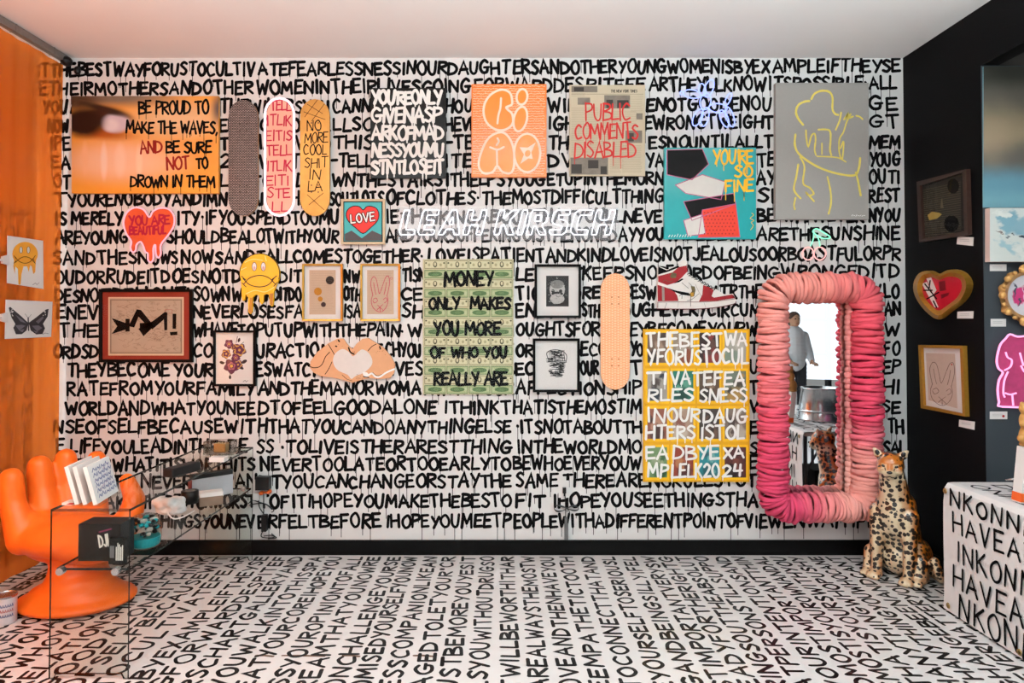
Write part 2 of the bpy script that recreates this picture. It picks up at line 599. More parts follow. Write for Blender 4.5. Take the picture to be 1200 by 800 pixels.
# ------------------------------------------------------------------ the setting
M_WALL = mat('white_wall_paint', '#dcd8d6', 0.55, var=0.02, scale=3)
M_INK = mat('black_marker_paint', '#0b090a', 0.6, var=0.2, spec=0.06)
M_CEIL = mat('ceiling_paint', '#f4efed', 0.8, var=0.02, scale=2)
M_FLOOR = mat('white_floor_paint', '#e2dcda', 0.35, var=0.03, scale=4, coat=0.6)
M_FINK = mat('black_floor_paint', '#0c0a0a', 0.45, var=0.2, spec=0.12, coat=0.25)
M_BLACK = mat('black_wall_paint', '#0a090a', 0.5, var=0.15, scale=6, spec=0.06)
M_SLATE = mat('slate_wall_paint', '#33383d', 0.55, var=0.08, scale=5)
M_BASE = mat('black_gloss_skirting', '#0b0a0a', 0.45, var=0.1, spec=0.1)

ROWS = [
(82, 76.5, [(38,80,'STTH'),(81,300,'EBESTWAYFORUSTOCULTIV'),(302,599,'ATEFEARLESSNESSINOURDAUGHT'),(601,903,'ERSANDOTHERYOUNGWOMENISBYEX'),(905,1056,'AMPLEIFTHEYSE')]),
(104, 97.5, [(46,80,'ETH'),(82,298,'EIRMOTHERSANDOTHER'),(300,553,'WOMENINTHEIRLIVESGOING'),(556,685,'FORWARDDES'),(687,757,'PITEFE'),(760,898,'ARTHEYLLKNOW'),(900,1052,'ITSPOSSIBLE.ALL')]),
(126, 121, [(50,80,'YOU'),(82,255,'ARENOTALONEINTHIS'),(257,345,'THEWILLB'),(345,388,'SYOU'),(390,520,'CANNOTSAYONE'),(521,640,'HOURATATIME'),(642,755,'WILLYOUAR'),(757,905,'ENOTGOODENOU'),(907,1014,'GHTOBECHAN'),(1018,1054,'GE')]),
(148, 142, [(55,82,'NOW'),(84,255,'ISTHETIMETOSHOWUP'),(257,388,'ENOUGHTOTHE'),(390,438,'LLSO'),(440,520,'MEONEWHO'),(521,640,'HEVERYONESAY'),(642,753,'IGHTORTHA'),(755,907,'EWRONGTWEIGHT'),(909,1014,'OFGETTIN'),(1018,1056,'GT')]),
(168, 166, [(58,84,'IPE'),(86,255,'OPLEWHOCAREABOUT'),(257,388,'THEMANDWHO'),(390,438,'THIS'),(440,520,'ISFORUS'),(521,640,'-TELLTHEM'),(642,757,'THOSEWHOM'),(760,907,'ESNOUNTILALLT'),(909,1014,'HEREARENO'),(1018,1056,'MEM')]),
(190, 187, [(60,84,'EA'),(86,255,'CHANDEVERYDAYISAN'),(257,386,'2NEWSTOR'),(388,438,'-TELL'),(440,520,'ITOFTEN'),(521,640,'ITEFORYOU'),(642,755,'DVICEONL'),(757,780,'YA'),(782,885,'NDALWAYS'),(887,910,'TE'),(912,1014,'LLTHETRU'),(1018,1056,'YOUG')]),
(213, 207, [(62,84,'OT'),(86,255,'HISWORLDISYOURSA'),(257,386,'LLFORDO'),(388,520,'WNTHESTAIRS'),(522,640,'ITHELPSYOUG'),(641,779,'ETUPINTHEMORN'),(781,884,'INGEVERYD'),(886,910,'AY'),(912,1014,'WITHYOURR'),(1018,1056,'OUTI')]),
(234, 229, [(62,80,'T'),(80,268,'YOURENOBODYANDIMN'),(270,384,'OTANOTHERP'),(385,450,'SOUTLOTS'),(452,600,'OFCLOTHES.THE'),(600,779,'MOSTDIFFICULTTHING'),(781,885,'INTHEWOR'),(887,910,'SI'),(912,1014,'STOBEYOUR'),(1018,1055,'REST')]),
(256, 252, [(64,80,'IS'),(83,145,'MERELY'),(147,205,'APASS'),(207,300,'ITY.IFYOUS'),(300,398,'PENDTOOMU'),(400,450,'CHTIM'),(452,600,'IETHINKINGABO'),(600,777,'UTTHATYOULLNEVE'),(779,885,'RBEABLETO'),(887,910,'BE'),(912,1014,'.WHATEVER'),(1018,1055,'NYOU')]),
(278, 273, [(64,152,'AREYOUNG'),(154,194,'YOU'),(195,300,'SHOULDBEAL'),(300,398,'OTWITHYOUR'),(400,450,'SELFA'),(452,600,'ANDYOURSUFFERIN'),(600,779,'GOISTHENONEDAYYOU'),(781,884,'WILLBEWH'),(886,1056,'ARETHESUNSHINE')]),
(302, 297, [(62,175,'SANDTHESN'),(177,210,'OWS'),(212,300,'NOWSAND'),(300,498,'TALLCOMESTOGETHER.'),(501,600,'LOVEISPAT'),(600,900,'IENTANDKINDLOVEISNOTJEALOUSO'),(900,1056,'ORBOASTFULORPR')]),
(325, 318, [(64,290,'OUDORRUDEITDOESNOTDI'),(292,355,'SANDIT'),(357,402,'ISNO'),(403,423,'NW'),(424,470,'HAT'),(471,500,'TISN'),(502,603,'OTAPAINOR'),(604,682,'LEASEIT'),(682,772,'KEEPSNO'),(772,812,'RECO'),(812,900,'RDOFBEIN'),(900,1056,'GWRONGEDITD')]),
(346, 341, [(64,116,'DESNO'),(118,224,'TDELIGHTI'),(226,285,'SOWNW'),(287,355,'AYANDITDO'),(357,402,'ESN'),(402,424,'OTH'),(426,470,'ARM'),(470,497,'CE'),(499,603,'LEBRATES'),(604,682,'TICREJO'),(682,740,'REFUS'),(740,770,'ESW'),(772,855,'ITHTRUT'),(855,894,'RTHE'),(896,1034,'TRUTHALWAY'),(1036,1055,'LO')]),
(366, 362, [(66,116,'ENEV'),(118,224,'ERFAILSIT'),(226,357,'NEVERLOSESFA'),(359,402,'ITH'),(402,424,'ISA'),(426,470,'LWAY'),(470,498,'SH'),(500,603,'OPEFULWH'),(604,682,'ENEVERI'),(682,704,'STH'),(706,740,'ERO'),(740,893,'UGHEVERYCIRCUM'),(895,1034,'STANCEYOUC'),(1036,1057,'AN')]),
(387, 385, [(68,116,'THE'),(118,224,'YSAIDWEALL'),(226,300,'WHAVETO'),(300,475,'PUTUPWITHTHEPAIN.'),(478,603,'WITHALLTH'),(604,704,'OUGHTSFOR'),(706,738,'TH'),(738,890,'EYBECOMEYOURW'),(892,1034,'ORDSANDYO'),(1036,1056,'W')]),
(412, 408, [(62,116,'ORDSD'),(118,224,'OBEWATCHF'),(226,300,'COMEYO'),(300,375,'URACTIO'),(377,450,'NSWAT'),(452,495,'CHYOU'),(497,603,'RTHOUGHT'),(604,680,'ORTHEYB'),(680,738,'ECOME'),(738,755,'YO'),(757,877,'URWORDSW'),(878,890,'T'),(892,1034,'CHYOURSEL'),(1036,1056,'FO')]),
(434, 430, [(78,200,'THEYBECOME'),(204,250,'YOUR'),(252,300,'HABI'),(300,365,'ESWATC'),(367,462,'HYOURSEL'),(463,497,'VES'),(499,603,'FORTHEYB'),(604,680,'ECOMEY'),(680,703,'OUR'),(705,737,'BES'),(738,754,'T'),(756,876,'FRIENDSA'),(878,890,'U'),(892,1034,'NDKEEPIT'),(1034,1056,'EP')]),
(455, 454, [(78,300,'RATEFROMYOURFAMILY'),(302,495,'ANDTHEMANORWOMA'),(497,603,'NWITHYOUR'),(604,753,'AFFECTIONSHIP'),(755,876,'ISTHEBES'),(878,890,'T'),(892,1032,'PARTOFEV'),(1033,1056,'HI')]),
(478, 476, [(76,300,'WORLDANDWHATYOUNEE'),(302,513,'DTOFEELGOODALONE'),(520,600,'ITHINKT'),(601,753,'HATISTHEMOSTIM'),(755,876,'PORTANTTO'),(878,890,'V'),(892,1032,'ALUEISTHI'),(1033,1056,'SE')]),
(500, 500, [(62,300,'NSEOFSELFBECAUSEWIT'),(302,600,'HTHATYOUCANDOANYTHINGELSE'),(604,753,'.ITSNOTABOUTTH'),(755,876,'EDESTINAT'),(878,890,'E'),(892,1032,'RIGHTPAT'),(1040,1060,'TH')]),
(523, 524, [(66,78,'E'),(82,290,'LIFEYOULEADINTHERRE'),(300,322,'SS'),(328,600,'.TOLIVEISTHERARESTTHING'),(606,753,'INTHEWORLDMO'),(755,876,'STPEOPLEE'),(878,890,'S'),(892,1032,'XISTTHAT'),(1034,1063,'SAL')]),
(545, 541, [(72,130,'LFOR'),(132,300,'WHATITISWORTHITS'),(305,600,'NEVERTOOLATEORTOOEARLYTO'),(601,753,'BEWHOEVERYOUW'),(755,876,'ANTTOBET'),(878,890,'E'),(892,1060,'RENOTIMELIM')]),
(565, 562, [(74,160,'FORITS'),(165,316,'NEVERSTOPAND'),(318,600,'TYOUCANCHANGEORSTAYTHE'),(604,655,'SAME'),(659,888,'THEREARENORULESTOT'),(892,1060,'HISTHINGWEC')]),
(588, 585, [(78,160,'ANMAKE'),(165,300,'THEBESTORWORST'),(303,340,'TOF'),(342,600,'ITIHOPEYOUMAKETHEBESTO'),(604,640,'FIT'),(648,890,'IHOPEYOUSEETHINGSTHA'),(892,1060,'TSTARTLEY')]),
(611, 610, [(78,180,'OUIHOPET'),(188,300,'HINGSYOUNEV'),(302,448,'ERFELTBEFORE'),(452,600,'IHOPEYOUMEETP'),(602,900,'EOPLEWITHADIFFERENTPOINTOFVIE'),(900,1022,'WENWAITIFI'),(1024,1060,'HOP')]),
]
wb = MB()
# plaster face and body of the back wall
wb.box((XL-0.1, D, -0.02), (XR+0.1, D+0.12, ZC+0.02), 0)
for yl, yr, segs in ROWS:
    for x0, x1, t in segs:
        f0, f1 = (x0-80)/960.0, (x1-80)/960.0
        b0, b1 = yl+(yr-yl)*f0+7.6, yl+(yr-yl)*f1+7.6
        scribe(wb, PAINT, t, x0+1.2, b0-.4, x1-1.5, b1-.4, 14.9, 3.5, 0.0012, 1, jit=1.35, drips=0.36, drip_len=17, drip_w=0.75, track=0.17)
struct('wall_back', wb, [M_WALL, M_INK])

LEFTW = Flat((XL, 0, 0), (0, 1, 0), (0, 0, 1))
wl = MB()
wl.box((XL-0.12, YF, -0.02), (XL, D+0.12, ZC+0.02), 0)
left_rows = ['LEAHKI', 'ISTOLE', 'MYMUCH', 'FROMTH', 'ISWALL', 'BEAUTY', 'ANDYOU', 'FAILSA', 'THOMET', 'HEIRLO', 'SEAAIM', 'ESCAPE', 'AHLIFE', 'PERSCP', 'UNHOPE', 'STORYS', 'MAKEIT', 'LOVEIT']
for i, t in enumerate(left_rows):
    z = 2.30 - 0.13*i
    scribe(wl, LEFTW, t, 4.16, z-0.045, 4.70, z-0.045, 0.10, 0.016, 0.0012, 1, up=1, drips=0.3, drip_len=0.1, drip_w=0.004)
struct('wall_left', wl, [M_WALL, M_INK])

# floor: painted boards with lines of lettering that run away from the camera
FLOORP = Flat((0, 0, 0), (1, 0, 0), (0, 1, 0))
COLS = [
(62,'ANDSOISTHEDAYTHATWE',0),(84,'WILLKNOWEACHOTHERBETTER',0),(107,'OUTHAVEALIFEYOULOVE',0),(129,'YOUHAVEONEFROMTHEBEST',0),(151,'TYOURENOTHEREFORLES',0),
(173,'TWHOYOUAREITSALLABOUT',0),(196,'OFWHOYOUARELONEPAR',0),(219,'RELATIONSHIPWITHFIND',0),(239,'GOODALONEITHINK',762),(259,'OFSELFBECAUSEWIT',118),(281,'TOCULTIVATEFEAR',158),
(306,'SBYEXAMPLEIFTHEYSE',172),(327,'GFORWARDDESPITEF',214),(348,'RSCHARTGALLERYAND',244),(371,'YOUWALKINTOTHISSPA',274),(392,'EATYOURCOREIHOPEYOU',304),
(417,'SSYOUROPINIONTOFALL',336),(438,'REAMTHATYOUNOWRE',376),(461,'ONCHALLENGEYOURSE',410),(481,'OMISEDYOURSELFYOUNOW',444),(504,'ESSCOMPANIONLIKEAN',474),
(526,'AGEDTOLETYOUR"CR',510),(548,'USTBEMOREYOUYESIT',540),(571,'LSYOUWITHOUTDRUGSO',580),(595,'TWILLBEWORTHITHAR',608),(618,'AREALWAYSTHEMOSTW',644),
(641,'OVEANDTHENHAVEYOU',678),(664,'EEMPATHETICTOOTH',708),(688,'TOCONNECTTHATAND',738),(713,'EYOURSELFTOSERIOUSL',780),(737,'GANDBEINGSILLYIFEL',816),
(760,'STIMPORTANTVERYSW',846),(780,'EADYFORTHERIGHTG',874),(801,'RINGSOUTTHEABSOLUT',910),(822,'ATPERSONSTILLSUPPO',930),(846,'YOURINTENTIONSAND',955),
(868,'DMOSTIMPORTANTTHIN',985),(890,'EMOSTISYOUROWNANDAL',1010),(912,'THATISYOURSWITHYOU',1040),(934,'HANYTHINGWHOPUSHY',1060),(956,'THANYTHINGYOUWHOCANE',1090),
(979,'GHANGEBEENANDCANT',0),(1001,'LEVERMATTERYOURDONT',0),(1023,'LEWHOMEVERTHEYAREDL',0),(1045,'SEWHOMAKETHEMATTER',0),(1067,'OSEWHTHATSTAYWITHYOU',0)]
fl = MB()
fl.box((XL-0.12, YF-0.1, -0.1), (XE, D+0.12, 0), 0)
for px, t, _ in COLS:
    X = at_z(px, 655, 0).x
    y1 = D-0.05
    n = len(t)
    adv = 0.094 if n >= 17 else 0.101
    y0 = 3.02 - R.uniform(0, .03)
    xo = R.uniform(-.004, .004)
    scribe(fl, FLOORP, t, X+0.040+xo, y0, X+0.040-xo, y1, 0.083, 0.0186, 0.0008, 1, up=1, jit=0.9, track=0.2)
# more lettering towards the camera, outside the frame but seen from beside it
for px, t, _ in COLS:
    X = at_z(px, 655, 0).x
    scribe(fl, FLOORP, 'LOVEISPATIENTANDKIND', X+0.040, 1.0, X+0.040, 2.9, 0.083, 0.0186, 0.0008, 1, up=1, q=2)
# worn seam across the boards
for a, b in ((300,320),(331,380),(402,421),(485,508)):
    p, q = at_z(a, 768, 0), at_z(b, 769, 0)
    fl.ribbon(FLOORP, [(p.x, p.y), ((p.x+q.x)/2, (p.y+q.y)/2+.004), (q.x, q.y)], 0.014, 0.0006, 2, jit=.3)
struct('floor', fl, [M_FLOOR, M_FINK, mat('worn_board_seam', '#6f5546', 0.8, var=0.4, scale=60)])

ce = MB(); ce.box((XL-0.12, YF-0.1, ZC), (XR+0.12, D+0.12, ZC+0.1)); struct('ceiling', ce, [M_CEIL])
wr = MB()
wr.box((XR, YA, -0.02), (XR+0.1, D+0.12, ZC), 0)                   # the stretch with the pictures
wr.box((XR, YF, ZA), (XR+0.1, YA, ZC), 0)                          # the header over the opening
struct('wall_right', wr, [M_BLACK])
wa = MB(); wa.box((XR+0.1, YA, -0.02), (XE+0.1, YA+0.1, ZA+0.02)); wa.box((XR+0.001, YA-0.003, -0.02), (XR+0.1, YA-0.0005, ZA)); struct('wall_alcove', wa, [M_SLATE])
ca = MB(); ca.box((XR+0.1, YF-0.1, ZA), (XE+0.1, YA, ZA+0.1)); struct('ceiling_alcove', ca, [mat('dark_soffit', '#3a3937', 0.7)])
we = MB(); we.box((XE, YF-0.1, -0.02), (XE+0.1, YA, ZA)); struct('wall_east', we, [M_WALL])
bb = MB(); zb = at_y(590, 632, D).z
bb.box((XL, D-0.018, 0), (XR, D, zb)); struct('baseboard_back', bb, [M_BASE], bevel=0.003)
br = MB(); br.box((XR-0.015, YA, 0), (XR, D-0.018, zb)); struct('baseboard_right', br, [M_BASE], bevel=0.003)

# storefront behind the camera: posts and rails around open daylight, a pavement outside
M_ALU = mat('dark_storefront_metal', '#23262b', 0.4, metal=0.6)
wn = 0
def storefront(x0, x1, ztop, nx):
    global wn
    wn += 1
    s = MB()
    for i in range(nx+1):
        x = x0+(x1-x0)*i/nx
        s.box((x-.03, YF-.06, 0), (x+.03, YF+.06, ztop))
    for z in (0.06, 1.02, 1.62, ztop-.06):
        s.box((x0, YF-.03, z-.03), (x1, YF+.03, z+.03))
    struct('window_%d' % wn, s, [M_ALU])
storefront(XL+.05, XR-.03, ZC, 5)
storefront(XR+.13, XE-.03, ZA, 4)
# the pale building across the street
M_FAC, M_PANE = mat('pale_facade', '#c9c7c4', .8, var=.05, scale=1), mat('dark_street_pane', '#5f676e', .2)
fb = MB(); fb.box((-8, -17, -.06), (16, -13, 7)); fo = solo('building', fb, M_FAC, 'pale building across the street, seen through the storefront in the mirror', 'building')
for i in range(9):
    for z in (.9, 4.0):
        wd = MB(); wd.box((-7+i*2.5, -13.02, z), (-5.4+i*2.5, -12.98, z+1.9)); part('window', wd, M_PANE, fo)
pv = MB(); pv.box((XL-8, YF-14, -0.16), (XE+8, YF-0.11, -0.06)); struct('ground_pavement', pv, [mat('pavement', '#9b9996', 0.9, var=.15)])

# unseen hanging fittings built around the added fill lamps
for lx, ly in ((-1.9, 2.0), (0.0, 2.0), (1.9, 2.0), (-1.9, 0.3), (0.0, 0.3), (1.9, 0.3)):
    root = thing('fill_lamp', 'white linear fill lamp added out of view to brighten the room', 'lamp', (lx, ly, 2.74), 'added fill lamps')
    t = MB(); t.box((lx-.58, ly-.17, 2.74), (lx+.58, ly+.17, 2.82)); part('housing', t, mat('white_lamp_housing', '#e8e6e2', .5), root, bevel=.006)
    for sx in (-.45, .45):
        t = MB(); t.tube([(lx+sx, ly, 2.821), (lx+sx, ly, ZC-.001)], .004, 6); part('suspension_wire', t, mat('lamp_wire', '#8c8c8c', .4, metal=.6), root)
# ------------------------------------------------------------------ shared materials for the things
M_WHITE = mat('white_paint_marker', '#efece8', 0.5, var=0.03)
M_PAPER = mat('white_paper', '#e4deda', 0.7, var=0.02, scale=20)
M_BLACKP = mat('black_plastic', '#121112', 0.4, var=0.1)
M_BLKFR = mat('black_frame_lacquer', '#0c0a0a', 0.5, var=0.1, spec=0.08)
M_GOLD = mat('gold_frame', '#b98736', 0.35, metal=0.55, var=0.18, scale=60, bump=0.1)
M_GOLD2 = mat('antique_gold_frame', '#b3802f', 0.38, metal=0.6, var=0.2, scale=60, bump=0.1)
M_GLAZE = glassy('picture_glazing', '#ffffff', 0.07)
M_ACRYL = glassy('clear_acrylic', '#f4f7f6', 0.05)
M_RED = mat('red_ink', '#b81712', 0.5)
M_STEEL = mat('brushed_steel', '#b9b9ba', 0.25, metal=0.9, var=0.08, scale=80)

def zo(x0, y0, s, pts): return [(x0+p[0]/s, y0+p[1]/s) for p in pts]
def ell(cx, cy, rx, ry, rot=0, n=20):
    a = radians(rot)
    return [(cx+rx*cos(t)*cos(a)-ry*sin(t)*sin(a), cy+rx*cos(t)*sin(a)+ry*sin(t)*cos(a)) for t in [2*pi*i/n for i in range(n)]]
def capsule(cx, y0, y1, hw, er, n=10):
    p = []
    for i in range(n+1):
        t = pi*i/n
        p.append((cx-hw*cos(t), y0+er-er*sin(t)))
    for i in range(n+1):
        t = pi*i/n
        p.append((cx+hw*cos(t), y1-er+er*sin(t)))
    return p
def rectp(x0, y0, x1, y1): return [(x0,y0),(x0,y1),(x1,y1),(x1,y0)]
def at3(pl, pts, off): return [pl.at(u, v, off) for u, v in pts]
def centre(pl, x0, y0, x1, y1): return pl.at((x0+x1)/2, y1, 0)

def brick_mat(name, c1, c2, mortar, sx, sy, ms, rough=0.5):
    m, nt, out = new_mat(name)
    N, L = nt.nodes, nt.links
    b = N.new('ShaderNodeBsdfPrincipled'); L.new(b.outputs[0], out.inputs[0])
    b.inputs['Roughness'].default_value = rough
    tc = N.new('ShaderNodeTexCoord')
    mp = N.new('ShaderNodeMapping'); mp.inputs['Scale'].default_value = (sx, sy, 1)
    L.new(tc.outputs['UV'], mp.inputs[0])
    br = N.new('ShaderNodeTexBrick')
    br.inputs['Scale'].default_value = 1.0
    br.inputs['Brick Width'].default_value = 1.0
    br.inputs['Row Height'].default_value = 0.5
    br.inputs['Mortar Size'].default_value = ms
    br.inputs['Color1'].default_value = lin(c1); br.inputs['Color2'].default_value = lin(c2); br.inputs['Mortar'].default_value = lin(mortar)
    L.new(mp.outputs[0], br.inputs['Vector'])
    L.new(br.outputs['Color'], b.inputs['Base Color'])
    return m

# --- eye print
m = MB()
m.rect(BACK, 84, 112.5, 256, 226.5, 0.03, 0.0, 0, uv=True)
M_EYE = blob_mat('eye_photo_print', '#e89a38', [
    (.35,.33,.55,.28,0,'#f3c3a0',.2,1.1), (.22,.33,.03,.22,0,'#f7d6c2',.3,1.1), (.33,.34,.05,.20,0,'#f5cfb5',.3,1.1), (.09,.36,.03,.2,0,'#f2b98c',.3,1.1), (.46,.33,.03,.2,0,'#f6d2b4',.3,1.1),
    (.7,.75,.4,.25,0,'#e3b98a',.2,1.2), (.3,1.0,.45,.12,0,'#7d6a58',.3,1.3), (1.0,.87,.06,.2,0,'#5d4a44',.1,1.2), (.2,.62,.26,.08,-8,'#a8541c',.2,1.2),
    (.24,.78,.20,.13,-16,'#3a1c14',.5,1.15), (.3,.72,.115,.115,-30,'#cfc0cc',.6,1.05), (.27,.70,.07,.08,0,'#e2d8dc',.4,1.1), (.08,.73,.16,.17,0,'#160a09',.55,1.2), (.03,.95,.2,.12,0,'#4a3424',.3,1.2), (.23,.86,.17,.035,-24,'#2a1812',.4,1.4)], rough=.3)
for t, x0, x1, yb, h in (('BE PROUD TO',163,247,133,15),('MAKE THE WAVES,',148,257,156,14),('BE SURE',195,250,179,13),('TO',230,246,197,12),('DROWN IN THEM',153,254,219,13)):
    scribe(m, BACK, t, x0, yb, x1-2, yb, h, 2.6, 0.0306, 1, drips=.25, drip_len=9, drip_w=.7, track=.08)
scribe(m, BACK, 'AND', 165, 180, 190, 178, 14, 2.5, 0.0306, 2, track=.05); scribe(m, BACK, 'NOT', 196, 199, 222, 197, 14, 2.5, 0.0306, 2, track=.05)
solo('canvas_print', m, [M_EYE, M_INK, mat('dark_red_marker', '#8e120e', .5)], 'wide orange close-up eye print with handwriting at the upper left of the wall', 'picture')

# --- skate decks
def deck(name, cx, y0, y1, hw, mats, label, extra=None):
    m = MB()
    out = capsule(cx, y0, y1, hw, hw*1.15)
    m.poly(BACK, out, 0.034, 0.016, 0, (cx-hw, y0, cx+hw, y1), mside=1)
    for sy in (y0+28, y0+36, y1-36, y1-28):
        for sx in (-4, 4): m.poly(BACK, ell(cx+sx, sy, .9, .9, n=8), 0.0346, None, 2)
    if extra: extra(m)
    m.box(tuple(BACK.at(cx-3, (y0+y1)/2-30, .016)), tuple(BACK.at(cx+3, (y0+y1)/2+30, 0.0)), 1) if False else m.rect(BACK, cx-4, y0+40, cx+4, y1-40, .0165, 0.0, 1)
    return solo(name, m, mats, label, 'skateboard', 'skate decks hung on the wall')
M_PLY = mat('maple_ply_edge', '#a97e54', .6, var=.2, scale=90)
M_BOLT = mat('deck_bolt_hole', '#3a2a22', .5)
deck('skateboard_deck', 285, 117, 253, 17.3, [brick_mat('dark_brick_deck','#c4aea8','#a48e89','#0c0a0a',11,47,.16), M_PLY, M_BOLT], 'skateboard deck covered in dark tight brick pattern, leftmost of the boards')
def gold_lines(m):
    for t, x0, x1, yb in (('NO',360,377,153),('MORE',357,384,167),('COOL',356,383,181),('SHIT',357,384,196),('IN',362,376,210),('LA',361,378,224)):
        scribe(m, BACK, t, x0, yb, x1, yb, 12, 1.3, .0345, 3, track=.1)
    for a in (((357,137),(372,117)),((365,142),(380,122)),((360,122),(378,133)),((356,131),(381,140)),((362,240),(379,226)),((360,228),(380,246))):
        m.ribbon(BACK, list(a), .6, .0345, 3)
deck('skateboard_deck', 369, 116, 253, 17.3, [mat('gold_leaf_deck','#c58a43',.32,metal=.45,var=.25,scale=14), M_PLY, M_BOLT, M_INK], 'gold skateboard deck with thin black handwriting', gold_lines)
deck('skateboard_deck', 721, 320, 456.5, 17, [brick_mat('orange_brick_deck','#f39a63','#ee8c56','#f8c8a0',5,48,.09,.4), M_PLY, mat('orange_deck_bolt','#b5622f',.5)], 'orange skateboard deck with pale brick lines beside the two black frames')

# neon rimmed deck
root = thing('neon_skateboard', 'pink skateboard deck with red handwriting rimmed by a glowing white neon tube', 'skateboard', BACK.at(327, 253, 0), 'skate decks hung on the wall')
m = MB()
m.poly(BACK, capsule(327.5, 117, 251, 15, 17), .03, .0, 0)
for t, x0, x1, yb in (('TELL',317,342,129.5),('ITLIK',313,343,147),('EITIS',312,343,164.5),('TELL',312,343,182),('ITLIK',313,343,200),('EITI',312,340,217),('STE',313,341,232),('LL',319,340,248)):
    scribe(m, BACK, t, x0, yb, x1-1, yb, 12, 1.7, .0306, 1, track=.1)
part('deck', m, [mat('pink_deck','#efb09a',.5), mat('crimson_marker','#c2183f',.5)], root)
m = MB(); m.tube(at3(BACK, capsule(327.5, 115, 252.5, 17, 18.5), .036), .0085, 8, closed=True); m.smooth = True
part('neon_tube', m, neon('pink_white_neon','#ffe0e6',1.7), root, 'white neon rim')

# --- black lettered canvas
m = MB(); m.rect(BACK, 434, 103, 522.5, 208.5, .03, 0, 0)
for t, x0, x1, y0, y1 in (("YOU'REONLY",436,518,106.5,121.5),('GIVENASP',436,517,126.5,143),('ARKOFMAD',436,520,147.5,163.5),('NESSYOUMU',436,520,168,183.5),('STNTLOSEIT',436,520,187.5,203)):
    scribe(m, BACK, t, x0, y1, x1, y1, y1-y0, 3.6, .0307, 1, drips=.35, drip_len=7, drip_w=1.6, track=.06)
solo('canvas_painting', m, [mat('black_gloss_canvas','#171412',.35,coat=.12,spec=.15), M_WHITE], 'black canvas packed with dripping white handwriting', 'picture')

# --- orange bubble letter canvas
m = MB(); m.rect(BACK, 552.5, 98.5, 640.5, 207.5, .03, 0, 0)
for i in range(36):
    y = 101+i*2.92
    x = 554.5
    while x < 637:
        l = R.uniform(1.2, 4.0); x1 = min(x+l, 639)
        m.ribbon(BACK, [(x, y+R.uniform(-.3,.3)), ((x+x1)/2, y+R.uniform(-.9,.9)), (x1, y+R.uniform(-.3,.3))], .75, .0303, 1)
        x = x1+R.uniform(.5,1.1)
Z = lambda p: zo(420, 90, 5.217, p)
shapes = [catmull(Z([(940,150),(928,100),(880,78),(820,100),(778,150),(765,215),(785,280),(840,322),(900,322),(943,285),(940,228),(912,200),(905,185),(935,172)]),4,True),
          Z(ell(1000,122,33,48,8)), Z(ell(990,258,40,77,12)),
          catmull(Z([(872,338),(800,370),(755,450),(735,540),(765,588),(820,582),(848,545),(880,580),(930,588),(952,540),(948,440),(920,370)]),4,True),
          Z(ell(1032,465,80,118,0,24))]
for i, s_ in enumerate(shapes):
    m.poly(BACK, s_, .0306+.0003*i, None, 2)
    m.ribbon(BACK, s_, 2.6, .031+.0003*i, 3, closed=True)
for s_ in ([(872,130),(868,190),(856,235),(850,285)], [(850,375),(858,395),(845,418)], [(805,430),(850,445),(890,428)], [(846,448),(848,545)]):
    m.ribbon(BACK, catmull(Z(s_),4), 2.4, .0325, 3)
m.poly(BACK, Z([(1083,402),(1058,462),(1066,502),(1040,498),(990,532),(1012,475),(985,430),(1035,432)]), .0325, None, 3)
m.poly(BACK, Z(ell(1035,468,17,22,20,10)), .0328, None, 2)
solo('canvas_painting', m, [mat('orange_canvas','#ef7f36',.35,coat=.4), mat('pale_micro_script','#f6c3a0',.5), mat('bright_orange_paint','#f58a2c',.35,coat=.4), mat('cream_outline_paint','#f7dcc6',.4,coat=.3)],
     'orange canvas of cream outlined bubble letters over tiny script', 'picture')

# --- newspaper
Z = lambda p: zo(655, 90, 4.104, p)
m = MB(); m.rect(BACK, 667.5, 99.5, 756, 206, .022, 0, 0)
def zr(x0,y0,x1,y1,off,mi): 
    a, b = Z([(x0,y0),(x1,y1)]); m.rect(BACK, a[0], a[1], b[0], b[1], off, None, mi)
for q in ((60,45,185,74),(90,100,150,134),(218,88,342,152),(320,258,400,318),(55,388,236,470),(372,175,402,205)): zr(*q,.0223,2)
for q in ((228,110,260,150),(280,112,335,150),(60,420,110,465),(140,400,190,440),(330,270,360,310),(200,430,230,468),(72,50,120,70)): zr(*q,.0226,3)
for c0, c1, ya, yb in ((60,125,150,380),(130,190,150,380),(195,250,160,370),(255,310,165,440),(315,375,165,250),(345,405,90,170),(245,300,395,465),(305,400,330,465),(60,130,80,98)):
    y = ya
    while y < yb:
        a, b = Z([(c0,y),(c1-R.uniform(0,8),y)])
        m.ribbon(BACK, [a,b], .35, .0223, 4); y += 6.5
for k in range(3): m.ribbon(BACK, Z([(60,83+k*.01),(405,83)]), .3, .0224, 3)
scribe(m, BACK, 'THE NEW YORK TIMES', *Z([(250,75)])[0], *Z([(376,75)])[0], 3.2, .55, .0225, 3, jit=.5, q=2)
for t, x0, x1, y0, y1 in (('PUBLIC',130,345,130,212),('COMMENTS',80,382,225,300),('DISABLED',75,375,315,390)):
    a, b = Z([(x0,y1),(x1,y1-4)]); scribe(m, BACK, t, a[0], a[1], b[0], b[1], (y1-y0)/4.104, 2.0, .0232, 1, drips=.3, drip_len=13, drip_w=.8, track=.06)
solo('newspaper_print', m, [mat('aged_newsprint','#c9b99f',.6,var=.08,scale=12), mat('red_spray_paint','#c81f1c',.5), mat('newsprint_photo','#7d7267',.6,var=.3,scale=40), mat('newsprint_black','#3b342f',.6), mat('newsprint_text','#a3947d',.6)],
     'newspaper page overwritten with large dripping red handwriting', 'picture')

